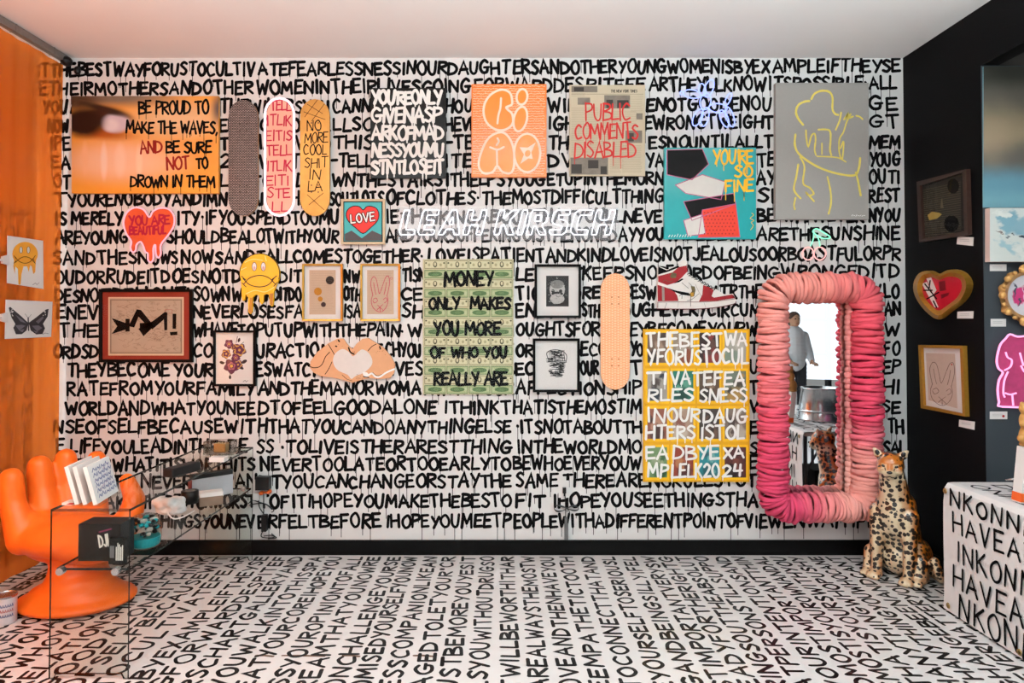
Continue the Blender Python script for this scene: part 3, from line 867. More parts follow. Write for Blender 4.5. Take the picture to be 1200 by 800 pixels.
# --- neon balloon animal
root = thing('neon_balloon_dog', 'blue-white neon sign of a balloon animal glowing above the teal canvas', 'neon sign', BACK.at(830, 153, 0))
m = MB(); m.smooth = True
for e in ((640,82,42,20,8),(590,78,7,8,0),(722,55,20,44,20),(690,62,16,30,-10),(705,118,26,40,10),(765,150,44,22,4),(668,195,20,44,25),(702,192,18,46,12),(795,200,18,44,-22),(822,192,18,50,-18),(814,108,11,32,25)):
    p = Z(ell(*e, n=22)); m.tube(at3(BACK, p, .035), .0042, 7, closed=True)
part('neon_tube', m, neon('blue_neon','#93a4ff',2.3), root)
m = MB()
for p in Z([(640,100),(720,100),(700,150),(790,165),(680,235),(822,240)]): m = MB(); m.tube([BACK.at(p[0],p[1],0), BACK.at(p[0],p[1],.034)], .004, 6); part('tube_support', m, mat('clear_tube_clip','#dfe4ea',.3), root)

# --- grey canvas with yellow line drawing
Z = lambda p: zo(895, 85, 4.444, p)
m = MB(); m.rect(BACK, 909, 97, 1018, 257, .04, 0, 0)
for s_, w in (([(205,272),(180,240),(168,205),(180,170),(210,152),(238,148)],2.6),([(248,138),(265,110),(300,95),(340,100),(358,130),(358,190),(372,215),(388,220)],2.4),([(403,208),(395,250),(375,298)],2),
    ([(418,245),(440,212),(428,240),(452,216),(445,236),(465,228)],2),([(482,225),(500,230),(515,243)],2),([(440,240),(430,262),(415,310),(395,345),(392,400),(400,440),(410,445),(416,360),(400,395)],1.8),
    ([(220,300),(222,340),(232,385),(248,330),(265,318),(270,350),(265,400),(272,430)],1.9),([(285,297),(320,296),(345,305),(348,350),(345,400),(352,430)],2.2),([(303,368),(303,425)],1.7),([(278,436),(380,442),(428,465)],1.7),
    ([(165,322),(163,380),(190,430),(280,490),(380,525),(470,535),(495,500),(502,445)],2.4),([(480,520),(490,560),(505,640)],2.4),([(190,440),(212,490),(205,575),(240,600),(260,630),(235,640),(222,625),(262,670)],2),
    ([(180,478),(170,540),(158,610),(192,655)],2.2),([(165,652),(158,690),(162,712)],2),([(332,543),(348,620),(350,680),(338,735)],2.2)):
    m.ribbon(BACK, catmull(Z(s_),5), w, .0406, 1, jit=.12)
for i in range(7): m.ribbon(BACK, [(998+i*2.4, 253+R.uniform(-.6,.6)),(999.4+i*2.4, 252+R.uniform(-.6,.6))], .6, .0406, 2)
solo('canvas_painting', m, [mat('grey_canvas','#9c9691',.6,var=.04,scale=90), mat('yellow_oil_line','#e6cf62',.5,bump=.2,scale=200), M_WHITE], 'tall grey canvas with a loose yellow line drawing at the upper right', 'picture')

# --- teal canvas (abstract patches and the yellow words)
Z = lambda p: zo(655, 90, 4.104, p)
m = MB(); m.rect(BACK, 778.5, 173, 886, 280, .03, 0, 0)
M_TEAL = mat('teal_canvas','#149495',.4,var=.06,coat=.2)
pats = [([(520,352),(690,347),(720,420),(640,495),(520,470)],1), ([(560,520),(690,470),(800,505),(780,590),(610,560)],2), ([(600,600),(840,560),(850,610),(640,690)],1),
        ([(690,640),(850,610),(870,770),(670,772)],3), ([(600,690),(690,660),(705,755),(620,765)],2)]
for i, (p, k) in enumerate(pats):
    p = Z(p); m.poly(BACK, p, .0305+.0002*i, None, k); m.ribbon(BACK, p, .9, .0315, 5, closed=True)
for i in range(9):
    for j in range(7):
        m.poly(BACK, Z(ell(700+i*17+(j%2)*8, 652+j*17, 3.5, 3.5, n=8)), .0317, None, 6)
for t, x0, x1, y0, y1 in (("YOU'RE",742,935,352,418),('SO',846,930,426,480),('FINE',802,935,494,552)):
    a, b = Z([(x0,y1),(x1,y1)]); scribe(m, BACK, t, a[0], a[1], b[0], b[1], (y1-y0)/4.104, 2.6, .0322, 4, drips=.5, drip_len=10, drip_w=1.0, track=.1)
m.ribbon(BACK, catmull(Z([(922,735),(935,715),(925,700),(938,690),(920,680),(936,665),(928,655)]),3), .7, .0322, 4)
for i in range(9): m.ribbon(BACK, Z([(528+i*13,770),(534+i*13,758+R.uniform(-3,3))]), .8, .0322, 2)
solo('canvas_painting', m, [M_TEAL, mat('charcoal_paint','#151213',.5,spec=.1), mat('chalk_white_paint','#d9d2cb',.4), mat('red_orange_paint','#d8361f',.4), mat('golden_yellow_paint','#f0b41e',.4), mat('pink_line_paint','#b0547a',.4), mat('dark_dot_paint','#8f1a14',.5)],
     'teal square canvas with yellow dripping words and red, black and white patches', 'picture')

# --- neon heart
Z = lambda p: zo(105, 225, 3.404, p)
root = thing('neon_heart', 'red dripping heart sign with glowing pink-white neon outline and crimson words', 'neon sign', BACK.at(175, 308, 0))
H = catmull(Z([(238,100),(215,70),(180,62),(148,82),(135,122),(146,165),(166,195),(163,222),(172,240),(184,232),(187,210),(203,198),(214,215),(222,238),(232,245),(233,270),(244,280),(254,266),(254,225),(262,210),(264,245),(274,262),(284,245),(284,210),(316,168),(336,132),(336,95),(315,68),(280,64),(252,78)]),4,True)
m = MB(); m.poly(BACK, H, .022, 0, 0)
for t, x0, x1, y0, y1 in (('YOU ARE',160,320,95,131),('BEAUTIFUL',160,305,138,170)):
    a, b = Z([(x0,y1),(x1,y1-3)]); scribe(m, BACK, t, a[0], a[1], b[0], b[1], (y1-y0)/3.404, 2.3, .0227, 1, track=.08)
part('backing', m, [mat('orange_red_acrylic','#d4552f',.3), mat('deep_crimson_marker','#a30d34',.5)], root)
m = MB(); m.smooth = True; m.tube(at3(BACK, H, .034), .0058, 8, closed=True)
part('neon_tube', m, neon('pink_neon','#ffb4be',1.35), root, 'pink-white neon outline')

# --- framed love heart print
root = thing('framed_print', 'small square teal print of a red heart in a pale wooden frame', 'picture', BACK.at(425, 286, 0))
m = MB(); m.frame(BACK, 399.5, 233, 451, 286, 2.6, .028); part('frame', m, mat('pale_oak_frame','#c9b292',.5,var=.12,scale=50), root)
m = MB(); m.rect(BACK, 402, 235.5, 448.6, 283.6, .016, 0, 1); m.rect(BACK, 403.4, 236.9, 447.2, 282.3, .0163, None, 0)
Hh = catmull([(425.5,246),(421,242),(414,241.5),(408,245),(405.5,252),(409,260),(417,267),(425.5,273.5),(434,267),(442,259),(444,251),(441,244),(434,241.5),(429,242.5)],3,True)
m.poly(BACK, Hh, .0166, None, 2); m.ribbon(BACK, Hh, 1.0, .0169, 1, closed=True)
m.poly(BACK, [(404,282),(404,274),(412,270),(424,279),(436,270),(447,275),(447,282)], .0168, None, 4)
for w_, mi, o_ in ((3.4,1,.0172),(1.7,3,.0175)):
    R2 = R.getstate(); R.seed(4); scribe(m, BACK, 'LOVE', 411.5, 261.5, 439.5, 258.5, 10, w_, o_, mi, jit=.3, track=.2); R.setstate(R2)
part('print', m, [mat('turquoise_print','#46a5a6',.5), M_INK, mat('red_print','#d8332c',.5), M_WHITE, mat('grey_print','#4b4547',.5)], root)

# --- neon name sign
BL = {'L':(.6,[[(0,0),(.58,0),(.58,.2),(.2,.2),(.2,1),(0,1)]]), 'E':(.66,[[(0,0),(.6,0),(.6,.2),(.2,.2),(.2,.4),(.5,.4),(.5,.6),(.2,.6),(.2,.8),(.6,.8),(.6,1),(0,1)]]),
 'A':(.82,[[(0,0),(.2,0),(.27,.22),(.53,.22),(.6,0),(.8,0),(.5,1),(.3,1)],[(.32,.42),(.48,.42),(.4,.76)]]), 'H':(.74,[[(0,0),(.2,0),(.2,.4),(.5,.4),(.5,0),(.7,0),(.7,1),(.5,1),(.5,.6),(.2,.6),(.2,1),(0,1)]]),
 'K':(.76,[[(0,0),(.2,0),(.2,.35),(.3,.42),(.5,0),(.75,0),(.45,.55),(.75,1),(.5,1),(.2,.62),(.2,1),(0,1)]]), 'I':(.24,[[(0,0),(.2,0),(.2,1),(0,1)]]),
 'R':(.74,[[(0,0),(.2,0),(.2,.35),(.3,.35),(.5,0),(.75,0),(.5,.4),(.65,.55),(.65,.85),(.5,1),(0,1)],[(.2,.55),(.42,.55),(.42,.8),(.2,.8)]]),
 'S':(.68,[[(0,.1),(.1,0),(.5,0),(.62,.12),(.62,.45),(.5,.58),(.22,.64),(.22,.8),(.6,.8),(.6,1),(.12,1),(0,.88),(0,.55),(.1,.43),(.42,.36),(.42,.2),(0,.2)]]),
 'C':(.7,[[(.65,.2),(.65,0),(.15,0),(0,.15),(0,.85),(.15,1),(.65,1),(.65,.8),(.25,.8),(.2,.73),(.2,.27),(.25,.2)]]), ' ':(.22,[])}
root = thing('neon_sign', 'white neon sign of hollow slanted capitals on a clear panel in mid-wall', 'neon sign', BACK.at(595, 281, 0))
m = MB(); m.rect(BACK, 465, 242.5, 725.5, 281.5, .03, .024)
fm, nt, out = new_mat('hazy_clear_panel')
t_ = nt.nodes.new('ShaderNodeBsdfTransparent'); t_.inputs[0].default_value = (.98,.98,.98,1)
d_ = nt.nodes.new('ShaderNodeBsdfDiffuse'); d_.inputs[0].default_value = (.9,.9,.92,1)
x_ = nt.nodes.new('ShaderNodeMixShader'); x_.inputs[0].default_value = .2
nt.links.new(t_.outputs[0], x_.inputs[1]); nt.links.new(d_.outputs[0], x_.inputs[2]); nt.links.new(x_.outputs[0], out.inputs[0])
part('panel', m, fm, root)
m = MB(); m.smooth = True
wd = 'LEAH KIRSCH'; tot = sum(BL[c][0]+.1 for c in wd)-.1
x = 467.0; kx = (716-467)/tot
for c in wd:
    w, polys = BL[c]
    for p in polys:
        q = [(x+(a+.22*b)*kx, 275-29*b) for a, b in p]
        q2 = []
        for i in range(len(q)):
            a, b = q[i], q[(i+1)%len(q)]
            for t in (.12, .5, .88): q2.append((a[0]+(b[0]-a[0])*t, a[1]+(b[1]-a[1])*t))
        m.tube(at3(BACK, q2, .042), .0042, 8, closed=True)
    x += (w+.1)*kx
part('neon_tube', m, neon('white_neon','#f4f6ff',2.0), root)
m = MB()
for p in ((468,245),(723,245),(468,279),(723,279),(595,279)):
    m = MB(); m.tube([BACK.at(*p,0), BACK.at(*p,.034)], .006, 10); part('standoff', m, M_STEEL, root)

# --- dripping smiley cutout
Z = lambda p: zo(105, 225, 3.404, p)
m = MB()
out = [(cos(radians(a)), sin(radians(a))) for a in range(200, 341, 10)]
pt = [(678+80*c, 325+80*s) for c, s in [(cos(radians(a)), sin(radians(a))) for a in range(160, 381, 12)]]
pt += [(745,370),(734,400),(732,450),(726,456),(719,448),(716,410),(704,405),(694,412),(692,442),(685,447),(679,440),(676,412),(662,408),(650,420),(648,478),(641,486),(633,478),(632,420),(622,408),(618,430),(612,434),(607,425),(606,385)]
m.poly(BACK, Z(pt), .026, 0, 0)
bl = mat('smiley_line','#2a1a0c',.4)
m.ribbon(BACK, Z(pt[:19]), .9, .0264, 1)
for ex in (657, 693):
    m.poly(BACK, Z(ell(ex,297,9,17,0,14)), .0264, None, 2); m.ribbon(BACK, Z(ell(ex,297,9,17,0,14)), .6, .0267, 1, closed=True); m.poly(BACK, Z(ell(ex,303,5,8,0,10)), .0267, None, 3)
for s_ in ([(612,345),(640,370),(680,378),(715,368),(738,340)], [(614,368),(640,342),(680,332),(715,342),(742,368)], [(606,335),(622,350)], [(726,350),(746,334)], [(608,362),(624,378)], [(735,375),(748,360)]):
    m.ribbon(BACK, catmull(Z(s_),5), 1.0, .0267, 1)
for s_ in ([(620,280),(650,268),(690,272)], [(625,405),(660,392),(700,398),(735,380)], [(700,255),(705,275)], [(605,310),(625,300)]): m.ribbon(BACK, catmull(Z(s_),4), .8, .0267, 4)
m.poly(BACK, Z([(640,420),(650,424),(647,478),(641,484),(634,476)]), .0264, None, 5); m.poly(BACK, Z([(718,405),(732,403),(731,448),(726,454),(720,446)]), .0264, None, 5)
solo('smiley_cutout', m, [mat('yellow_enamel','#edb21c',.25,coat=.6,var=.12,scale=8), bl, M_WHITE, mat('pale_pink','#d7a7a0',.4), mat('cream_highlight','#f5d77a',.4), mat('amber_drip','#b87514',.3,coat=.5)], 'yellow dripping smiley face cutout with crossed mouth, mounted on the wall', 'wall art')

# --- framed pictures
def framed(name, label, q, fw, fmat, matc, pq, pmat, draw=None, cat='picture', group=None, off=.03, glaze=True, lip=None):
    x0, y0, x1, y1 = q
    root = thing(name, label, cat, centre(BACK, *q), group)
    m = MB(); m.frame(BACK, x0, y0, x1, y1, fw, off, 0, 0, off-.004); part('frame', m, fmat, root)
    m = MB(); m.rect(BACK, x0+fw-.3, y0+fw-.3, x1-fw+.3, y1-fw+.3, .012, .004)
    if lip: m.frame(BACK, pq[0]-lip[0], pq[1]-lip[0], pq[2]+lip[0], pq[3]+lip[0], lip[0], .0124, .0121, 1)
    part('mount', m, [matc, lip[1]] if lip else matc, root)
    m = MB(); m.rect(BACK, *pq, .0125, .0122, 0)
    mats = pmat if isinstance(pmat, list) else [pmat]
    if draw: draw(m)
    part('print', m, mats, root)
    if glaze:
        m = MB(); m.rect(BACK, x0+fw-.3, y0+fw-.3, x1-fw+.3, y1-fw+.3, .021, .019); part('glazing', m, M_GLAZE, root)
    return root
def d_map(m):
    for i in range(150):
        x, y = R.uniform(95,352), R.uniform(440,628)
        s_ = [(x,y)]
        for k in range(4): x += R.uniform(-14,14); y += R.uniform(-8,8); s_.append((min(max(x,88),362), min(max(y,432),636)))
        m.ribbon(BACK, catmull(Z(s_),2), .35, .0128, 2)
    for q in ((82,428,368,432),(82,638,368,642),(82,428,87,642),(363,428,368,642)):
        a, b = Z([(q[0],q[1]),(q[2],q[3])]); m.rect(BACK, a[0],a[1],b[0],b[1], .0129, None, 2)
    fr = Z([(300,468),(330,484)]); m.frame(BACK, fr[0][0], fr[0][1], fr[1][0], fr[1][1], .5, .0131, .0128, 3)
    for p in ([(88,502),(145,522),(145,548),(88,566),(110,535)], [(143,505),(160,505),(160,556),(143,556)], [(155,535),(188,467),(205,470),(250,525),(232,535),(195,497),(178,540)], [(195,545),(250,515),(252,540),(215,575)], [(200,522),(240,520),(240,540),(200,545)], [(238,525),(300,478),(310,480),(310,550),(298,552),(296,508),(250,548)], [(331,485),(346,485),(345,545),(331,545)], [(320,558),(350,556),(350,570),(322,571)]):
        m.poly(BACK, Z(p), .0133, None, 1)
framed('framed_print', 'landscape antique map print with bold black tape letters in a red-brown mount', (115.5,338.5,225,424.5), 3.4, M_BLKFR, mat('red_brown_mount','#8c2c1b',.7,var=.06), (*Z([(80,424)])[0], *Z([(370,646)])[0]),
       [mat('antique_map_paper','#b39d88',.7,var=.08,scale=10), M_INK, mat('map_line','#8b7462',.7), mat('map_red_box','#a5584c',.7)], d_map, lip=(1.6, mat('cream_mount_lip','#d9b998',.6)))
def d_flower(m):
    def rose(cx, cy, r, c):
        for j, (f, k) in enumerate(((1.06,1),(.9,c),(.7,1),(.56,3-c if c==2 else 3),(.36,1),(.22,2))):
            pts = [(cx+r*f*(1+.16*sin(5*a+j))*cos(a), cy+r*f*(1+.16*sin(5*a+j))*sin(a)) for a in [2*pi*i/20 for i in range(20)]]
            m.poly(BACK, Z(pts), .0128+.0002*j+R.uniform(0,.00005), None, k)
    for s_ in ([(560,720),(562,745)],[(590,700),(620,672)],[(585,600),(590,575)],[(540,680),(520,680)],[(600,610),(615,598)]): m.ribbon(BACK, Z(s_), .7, .0127, 4)
    for e in ((617,676,12,7,-30),(528,680,10,6,20),(596,590,5,9,20),(560,738,5,8,0),(604,700,12,6,30),(535,655,7,4,0)): m.poly(BACK, Z(ell(*e,n=10)), .0127, None, 4)
    for e in ((556,606,17,1),(598,630,24,2),(545,645,17,2),(583,660,16,1),(566,694,27,1),(592,688,17,2),(575,618,12,3-1)): rose(*e)
    m.ribbon(BACK, Z([(612,757),(620,750),(624,757),(632,751)]), .4, .0128, 4)
framed('framed_print', 'portrait white print of a plum and gold rose bunch in a black frame', (249.5,387,299,452.5), 2.6, M_BLKFR, M_PAPER, (252,389.5,296.5,450),
       [M_PAPER, mat('plum_ink','#5c2442',.6), mat('old_gold_ink','#cfa04c',.6), mat('rose_pink_ink','#a8606f',.6), mat('dark_stem_ink','#2b1c22',.6)], d_flower)
Z7 = lambda p: zo(345, 225, 3.265, p)
M_KRAFT = mat('old_page_paper','#c3a78f',.7,var=.05,scale=14); M_TXT = mat('faded_page_text','#a58971',.7)
def d_page(m):
    for i in range(24):
        a, b = Z7([(64,306+i*6.6),(152-R.uniform(0,12),306+i*6.6)]); m.ribbon(BACK, [a,b], .28, .0127, 1)
def d_dots(m):
    d_page(m)
    for (x, y, r, k) in ((136,337,16,2),(90,380,15,3),(99,409,9.5,3),(111,430,9.5,4)): m.poly(BACK, Z7(ell(x,y,r,r)), .013, None, k)
framed('framed_print', 'gold-framed old page with four round dots in brown and ochre', (354,309,401.3,376), 2.2, M_GOLD, M_PAPER, (*Z7([(57,298)])[0], *Z7([(158,468)])[0]),
       [M_KRAFT, M_TXT, mat('dark_brown_dot','#2f2019',.6), mat('ochre_dot','#b4741c',.6), mat('maroon_dot','#3c2420',.6)], d_dots, group=None)
def rabbit(m, f, w, mi, pl=BACK, off=.013):
    for s_ in ([(300,395),(292,350),(300,325),(312,330),(320,365),(326,388),(340,350),(350,325),(360,322),(364,350),(355,395)], [(303,345),(308,375),(312,392)], [(352,345),(348,372),(343,392)], [(300,392),(294,415),(300,440),(318,456),(335,457),(350,442),(358,418),(354,394)],
               [(302,410),(312,405),(318,416),(306,424),(300,414)], [(340,412),(350,404),(354,416),(344,424)], [(318,432),(340,452)], [(338,430),(316,450)], [(328,440),(328,458)]):
        m.ribbon(pl, catmull(f(s_),4), w, off, mi, jit=.2)
def d_rab(m):
    for i in range(24):
        a, b = Z7([(284,306+i*6.6),(374-R.uniform(0,12),306+i*6.6)]); m.ribbon(BACK, [a,b], .28, .0127, 1)
    rabbit(m, Z7, .8, 2); m.ribbon(BACK, Z7(ell(371,330,5,4,0,10)), .5, .013, 2, closed=True)
framed('framed_print', 'gold-framed old page with a red line drawing of a rabbit face, on the white wall', (422.2,309,468.7,376), 2.2, M_GOLD, M_PAPER, (*Z7([(278,298)])[0], *Z7([(380,467)])[0]), [M_KRAFT, M_TXT, mat('red_crayon','#bb4757',.6)], d_rab)
def etching(m, cx, cy, s):
    # a shaggy stack of hatched bands under a cap
    for k in range(46):
        t = k/45.; y = cy-s*1.2+t*2.4*s
        wdt = s*(.75 if t < .3 else 1.0 if t < .45 else .82)*(1-.35*max(0,t-.75)/.25)
        n = R.randint(2,4)
        for j in range(n):
            x = cx+R.uniform(-wdt, wdt*.5); l = R.uniform(.2,.7)*s
            m.ribbon(BACK, [(x,y),(min(x+l*.5,cx+wdt),y+R.uniform(-.5,.5)),(min(x+l,cx+wdt),y)], R.uniform(.35,.9), .013, 1)
    for p in ([(cx-s*.7,cy-s*.3),(cx-s*.9,cy-s*1.0),(cx-s*.3,cy-s*1.3),(cx+s*.5,cy-s*1.2),(cx+s*.95,cy-s*.8),(cx+s*.9,cy-s*.2)], [(cx-s*.8,cy-s*.2),(cx+s*.9,cy-s*.25)], [(cx-s*.6,cy+s*.25),(cx,cy+s*.1),(cx+s*.7,cy+s*.25)], [(cx-s*.6,cy+s*.8),(cx,cy+s*.95),(cx+s*.7,cy+s*.8)], [(cx+s*.45,cy-s*1.1),(cx+s*.6,cy-s*.3)], [(cx+s*.7,cy-s*1.0),(cx+s*.78,cy-s*.3)]):
        m.ribbon(BACK, catmull(p,4), .9, .0133, 1)
def d_dark(m):
    m.rect(BACK, 640, 323, 666.5, 359, .0127, None, 1)
    etch = MB()
    R2 = R.getstate()
    for e in ((653,339,9,11,2),(653,350,8.5,6,2),(653,333,8,5,3),(653,344,7,2.4,1),(653,352,6,1.6,1),(648,341,2,2,1),(657,341,2,2,1)):
        m.poly(BACK, ell(e[0],e[1],e[2],e[3],0,16), .0128+.0001*e[4]+.0002*(e[1]%3), None, e[4])
    for k in range(50):
        x, y = R.uniform(641,664), R.uniform(325,357)
        m.ribbon(BACK, [(x,y),(x+R.uniform(.5,2.5),y+R.uniform(-.8,.8))], R.uniform(.3,.6), .0138, R.choice((1,2,3)))
framed('framed_print', 'black-framed white-mounted print with a dark etched ground, upper of the two', (626.5,309.5,681,372.5), 2.9, M_BLKFR, M_PAPER, (633.5,316,674,366), [M_PAPER, mat('etching_black','#2a2827',.6,var=.3,scale=80), mat('etching_pale','#b7b1ad',.6,var=.2,scale=80), mat('etching_mid','#7d7875',.6,var=.2,scale=80)], d_dark, group=None)
framed('framed_print', 'black-framed white-mounted ink sketch on plain paper, lower of the two', (624.5,396.5,679.5,459.5), 2.9, M_BLKFR, M_PAPER, (632,403,672,453), [M_PAPER, mat('etching_black','#2a2827',.6)], lambda m: etching(m, 652, 426, 12.5))

# --- hands making a heart
Z = lambda p: zo(350, 380, 9.23, p)
m = MB()
m.poly(BACK, Z([(122,468),(128,400),(200,300),(320,205),(420,155),(480,152),(540,235),(585,268),(622,212),(690,155),(752,148),(830,195),(920,255),(1000,350),(1042,430),(1032,520),(990,580),(880,590),(760,580),(680,600),(580,632),(480,598),(350,572),(240,560),(160,520)]), .024, 0, 0)
m.poly(BACK, catmull(Z([(372,375),(400,310),(475,265),(545,300),(588,345),(640,300),(690,270),(760,310),(797,390),(780,455),(700,525),(620,555),(570,590),(530,545),(430,500),(382,440)]),3,True), .0244, None, 1)
for s_, w in (([(125,455),(160,468),(220,460),(260,420),(290,350),(335,300)],.9),([(320,215),(360,280),(385,325)],.8),([(360,405),(325,480),(285,540)],.8),([(750,285),(790,240),(840,212)],.8),([(430,170),(440,185)],1.8),([(400,235),(412,238)],1.6),([(875,240),(885,265)],1.6),([(540,250),(560,300),(600,322)],1.6),([(800,520),(850,555),(900,540)],.5),([(470,545),(520,590),(580,610)],.5),([(700,565),(760,575)],1.2)):
    m.ribbon(BACK, catmull(Z(s_),4), w, .0247, 2)
m.ribbon(BACK, catmull(Z([(700,520),(740,555),(790,530),(830,565),(880,565),(950,520),(1035,482)]),5), 2.0, .025, 3); m.poly(BACK, Z(ell(725,540,32,24,20,12)), .0251, None, 3)
for k in range(40):
    x, y = R.choice(((R.uniform(410,540),R.uniform(180,250)),(R.uniform(620,760),R.uniform(540,585)),(R.uniform(560,620),R.uniform(290,325)),(R.uniform(800,960),R.uniform(220,330))))
    m.poly(BACK, Z(ell(x,y,4,3,0,6)), .0247, None, 4)
solo('hands_cutout', m, [mat('tan_paint','#cf976f',.5,var=.06), mat('grey_white_fill','#d6cdc7',.5), M_INK, M_WHITE, mat('brown_speckle','#7e4a30',.5)], 'tan cutout of two hands forming a heart, mounted below the gold frames', 'wall art')

# --- sheet of banknotes
Z = lambda p: zo(485, 295, 4.568, p)
root = thing('banknote_sheet', 'uncut sheet of banknotes under clear acrylic with black handwriting about money', 'picture', BACK.at(548, 462, 0))
m = MB(); m.rect(BACK, 495.5, 303.5, 601.8, 462, .016, 0, 0)
rows = 14; y0r, y1r = 42, 762
for r in range(rows):
    ya = y0r+(y1r-y0r)*r/rows; yb = y0r+(y1r-y0r)*(r+1)/rows
    for c in range(4):
        xa = 54+(530-54)*c/4.; xb = 54+(530-54)*(c+1)/4.; cx = (xa+xb)/2; cy = (ya+yb)/2
        front = r % 2 == 0
        def rr(x0,y0,x1,y1,o,k): 
            a, b = Z([(x0,y0),(x1,y1)]); m.rect(BACK, a[0],a[1],b[0],b[1], o, None, k)
        rr(xa+2.5,ya+3,xb-2.5,yb-3,.0163, 1 if front else 2)
        rr(xa+6,ya+7,xb-6,yb-7,.0165, 3 if front else 4)
        if front:
            m.poly(BACK, Z(ell(cx,cy,11,16,0,14)), .0167, None, 5); m.poly(BACK, Z(ell(cx,cy-2,6,10,0,10)), .0169, None, 3)
            for sx in (-32, 30): m.poly(BACK, Z(ell(cx+sx,cy+2,7,8,0,10)), .0167, None, 6)
            for sx in (-48,48): m.poly(BACK, Z(ell(cx+sx,cy-8,5,5,0,8)), .0167, None, 5)
        else:
            m.poly(BACK, Z(ell(cx,cy,40,13,0,16)), .0167, None, 7); m.poly(BACK, Z(ell(cx+R.uniform(-6,6),cy,16,9,0,12)), .0169, None, 2)
            for sx in (-44,44): m.poly(BACK, Z(ell(cx+sx,cy,8,12,0,10)), .0167, None, 8)
for t, x0, x1, y0, y1 in (('MONEY',165,425,108,182),('ONLY',82,245,245,305),('MAKES',305,515,245,305),('YOU MORE',112,462,375,445),('OF WHO YOU',92,500,510,565),('REALLY ARE',110,500,642,712)):
    a, b = Z([(x0,y1),(x1,y1)]); scribe(m, BACK, t, a[0],a[1],b[0],b[1], (y1-y0)/4.568, 3.4, .0176, 9, track=.14)
part('sheet', m, [mat('note_sheet_paper','#c6bd9a',.6), mat('note_border','#8f8a68',.6), mat('note_green','#667f52',.6,var=.2,scale=90), mat('note_cream','#d3cba6',.6,var=.08,scale=90), mat('note_pale_green','#a8b184',.6,var=.12,scale=90), mat('note_portrait','#5c573f',.6), mat('note_seal','#a8a27e',.6), mat('note_engraving','#587348',.6,var=.3,scale=120), mat('note_corner','#b9bd95',.6), M_INK], root)
m = MB(); m.rect(BACK, 495.5, 303.5, 601.8, 462, .026, .0205); part('glazing', m, M_GLAZE, root)

# --- sneaker cutout
Z = lambda p: zo(755, 300, 10.0, p)
m = MB()
m.poly(BACK, Z([(158,130),(172,118),(270,158),(400,105),(430,60),(480,45),(506,90),(508,190),(560,232),(690,328),(830,378),(940,448),(1040,440),(1068,490),(1072,530),(1040,562),(850,598),(600,618),(158,618),(146,540),(152,330),(160,320),(158,230)]), .03, 0, 0)
for k, p in ((1,[(154,335),(250,365),(350,410),(385,460),(402,525),(158,530)]),(1,[(163,235),(330,190),(400,130),(495,108),(506,180),(440,250),(370,310),(270,340),(163,300)]),
    (1,[(690,340),(760,360),(815,400),(788,470),(820,486),(1030,448),(1062,492),(850,522),(640,532),(680,450)]),(2,[(163,120),(262,166),(400,108),(412,130),(280,182),(163,216)]),(2,[(268,372),(380,405),(520,430),(548,468),(440,452),(350,418)]),
    (2,[(345,320),(440,262),(462,270),(410,305)]),(4,[(545,350),(590,355),(600,400),(585,470),(545,480),(530,445),(560,410)]),(5,[(540,430),(580,425),(578,470),(548,472)]),(0,[(300,175),(400,125),(405,132),(310,180)]),
    (4,[(330,190),(380,205),(370,255),(320,260),(300,235)]),(6,[(205,350),(235,360),(240,520),(210,520)]),(7,[(1040,450),(1068,490),(1066,500),(1030,470)])):
    m.poly(BACK, Z(p), .0305+.0004*k, None, k)
for k in range(9):
    x = 515+k*36; y = 205+k*21; m.ribbon(BACK, catmull(Z([(x-8,y+8),(x+14,y-4),(x+26,y+16),(x+6,y+26)]),3), .9, .034, 2)
for s_, w, k in (([(150,540),(400,536),(640,536),(860,524),(1068,500)],.5,7),([(150,617),(600,620),(850,600),(1050,560),(1074,532)],.9,7),([(262,550),(240,612)],.4,2),([(410,470),(440,450),(440,500)],.5,2),([(545,480),(545,590)],.5,2),([(500,520),(560,505),(640,440)],.4,2),([(440,310),(520,380)],.4,2),([(520,310),(560,350)],.4,2),([(770,400),(780,500)],.4,7),([(940,470),(960,500)],.4,7),([(160,540),(158,600)],.6,7),([(600,330),(640,420),(670,470)],.4,6),([(220,300),(240,280),(290,300),(330,290)],.5,4),([(400,540),(390,605)],.3,6),([(700,540),(720,600)],.3,6),([(500,95),(508,180)],.5,7)):
    m.ribbon(BACK, catmull(Z(s_),4), w, .0345, k)
solo('sneaker_cutout', m, [mat('sneaker_white','#e6ddd6',.35,coat=.3), mat('sneaker_red','#8e0f17',.4,coat=.1), M_INK, M_INK, mat('sneaker_olive','#5a4a2c',.5,var=.4,scale=50), mat('sneaker_ochre','#b8862c',.5), mat('sneaker_grey','#8f7f76',.5), mat('sneaker_dark_red','#5a1518',.5)], 'red and white high-top sneaker cutout mounted above the yellow magazine panel', 'wall art')

# --- neon cherries
root = thing('neon_cherries', 'small neon pair of pink cherries with a green leaf above the pink mirror', 'neon sign', BACK.at(955, 305, 0))
Z8 = lambda p: zo(900, 200, 4.0, p)
m = MB(); m.smooth = True
m.tube(at3(BACK, catmull(Z8([(210,285),(228,272),(262,290),(292,312),(262,318),(232,304)]),4,True), .03), .0045, 7, closed=True)
m.tube(at3(BACK, catmull(Z8([(215,285),(212,320),(200,352)]),4), .03), .004, 7); m.tube(at3(BACK, catmull(Z8([(228,300),(240,330),(243,355)]),4), .03), .004, 7)
part('leaf_tube', m, neon('green_neon','#8ff0c4',1.7), root, 'green neon leaf and stems')
m = MB(); m.smooth = True
for e in ((188,388,26,30,0),(243,388,28,30,0)): m.tube(at3(BACK, Z8(ell(*e)), .03), .0045, 7, closed=True)
part('cherry_tube', m, neon('rose_neon','#ffb9b4',1.5), root, 'pink neon cherries')
m = MB()
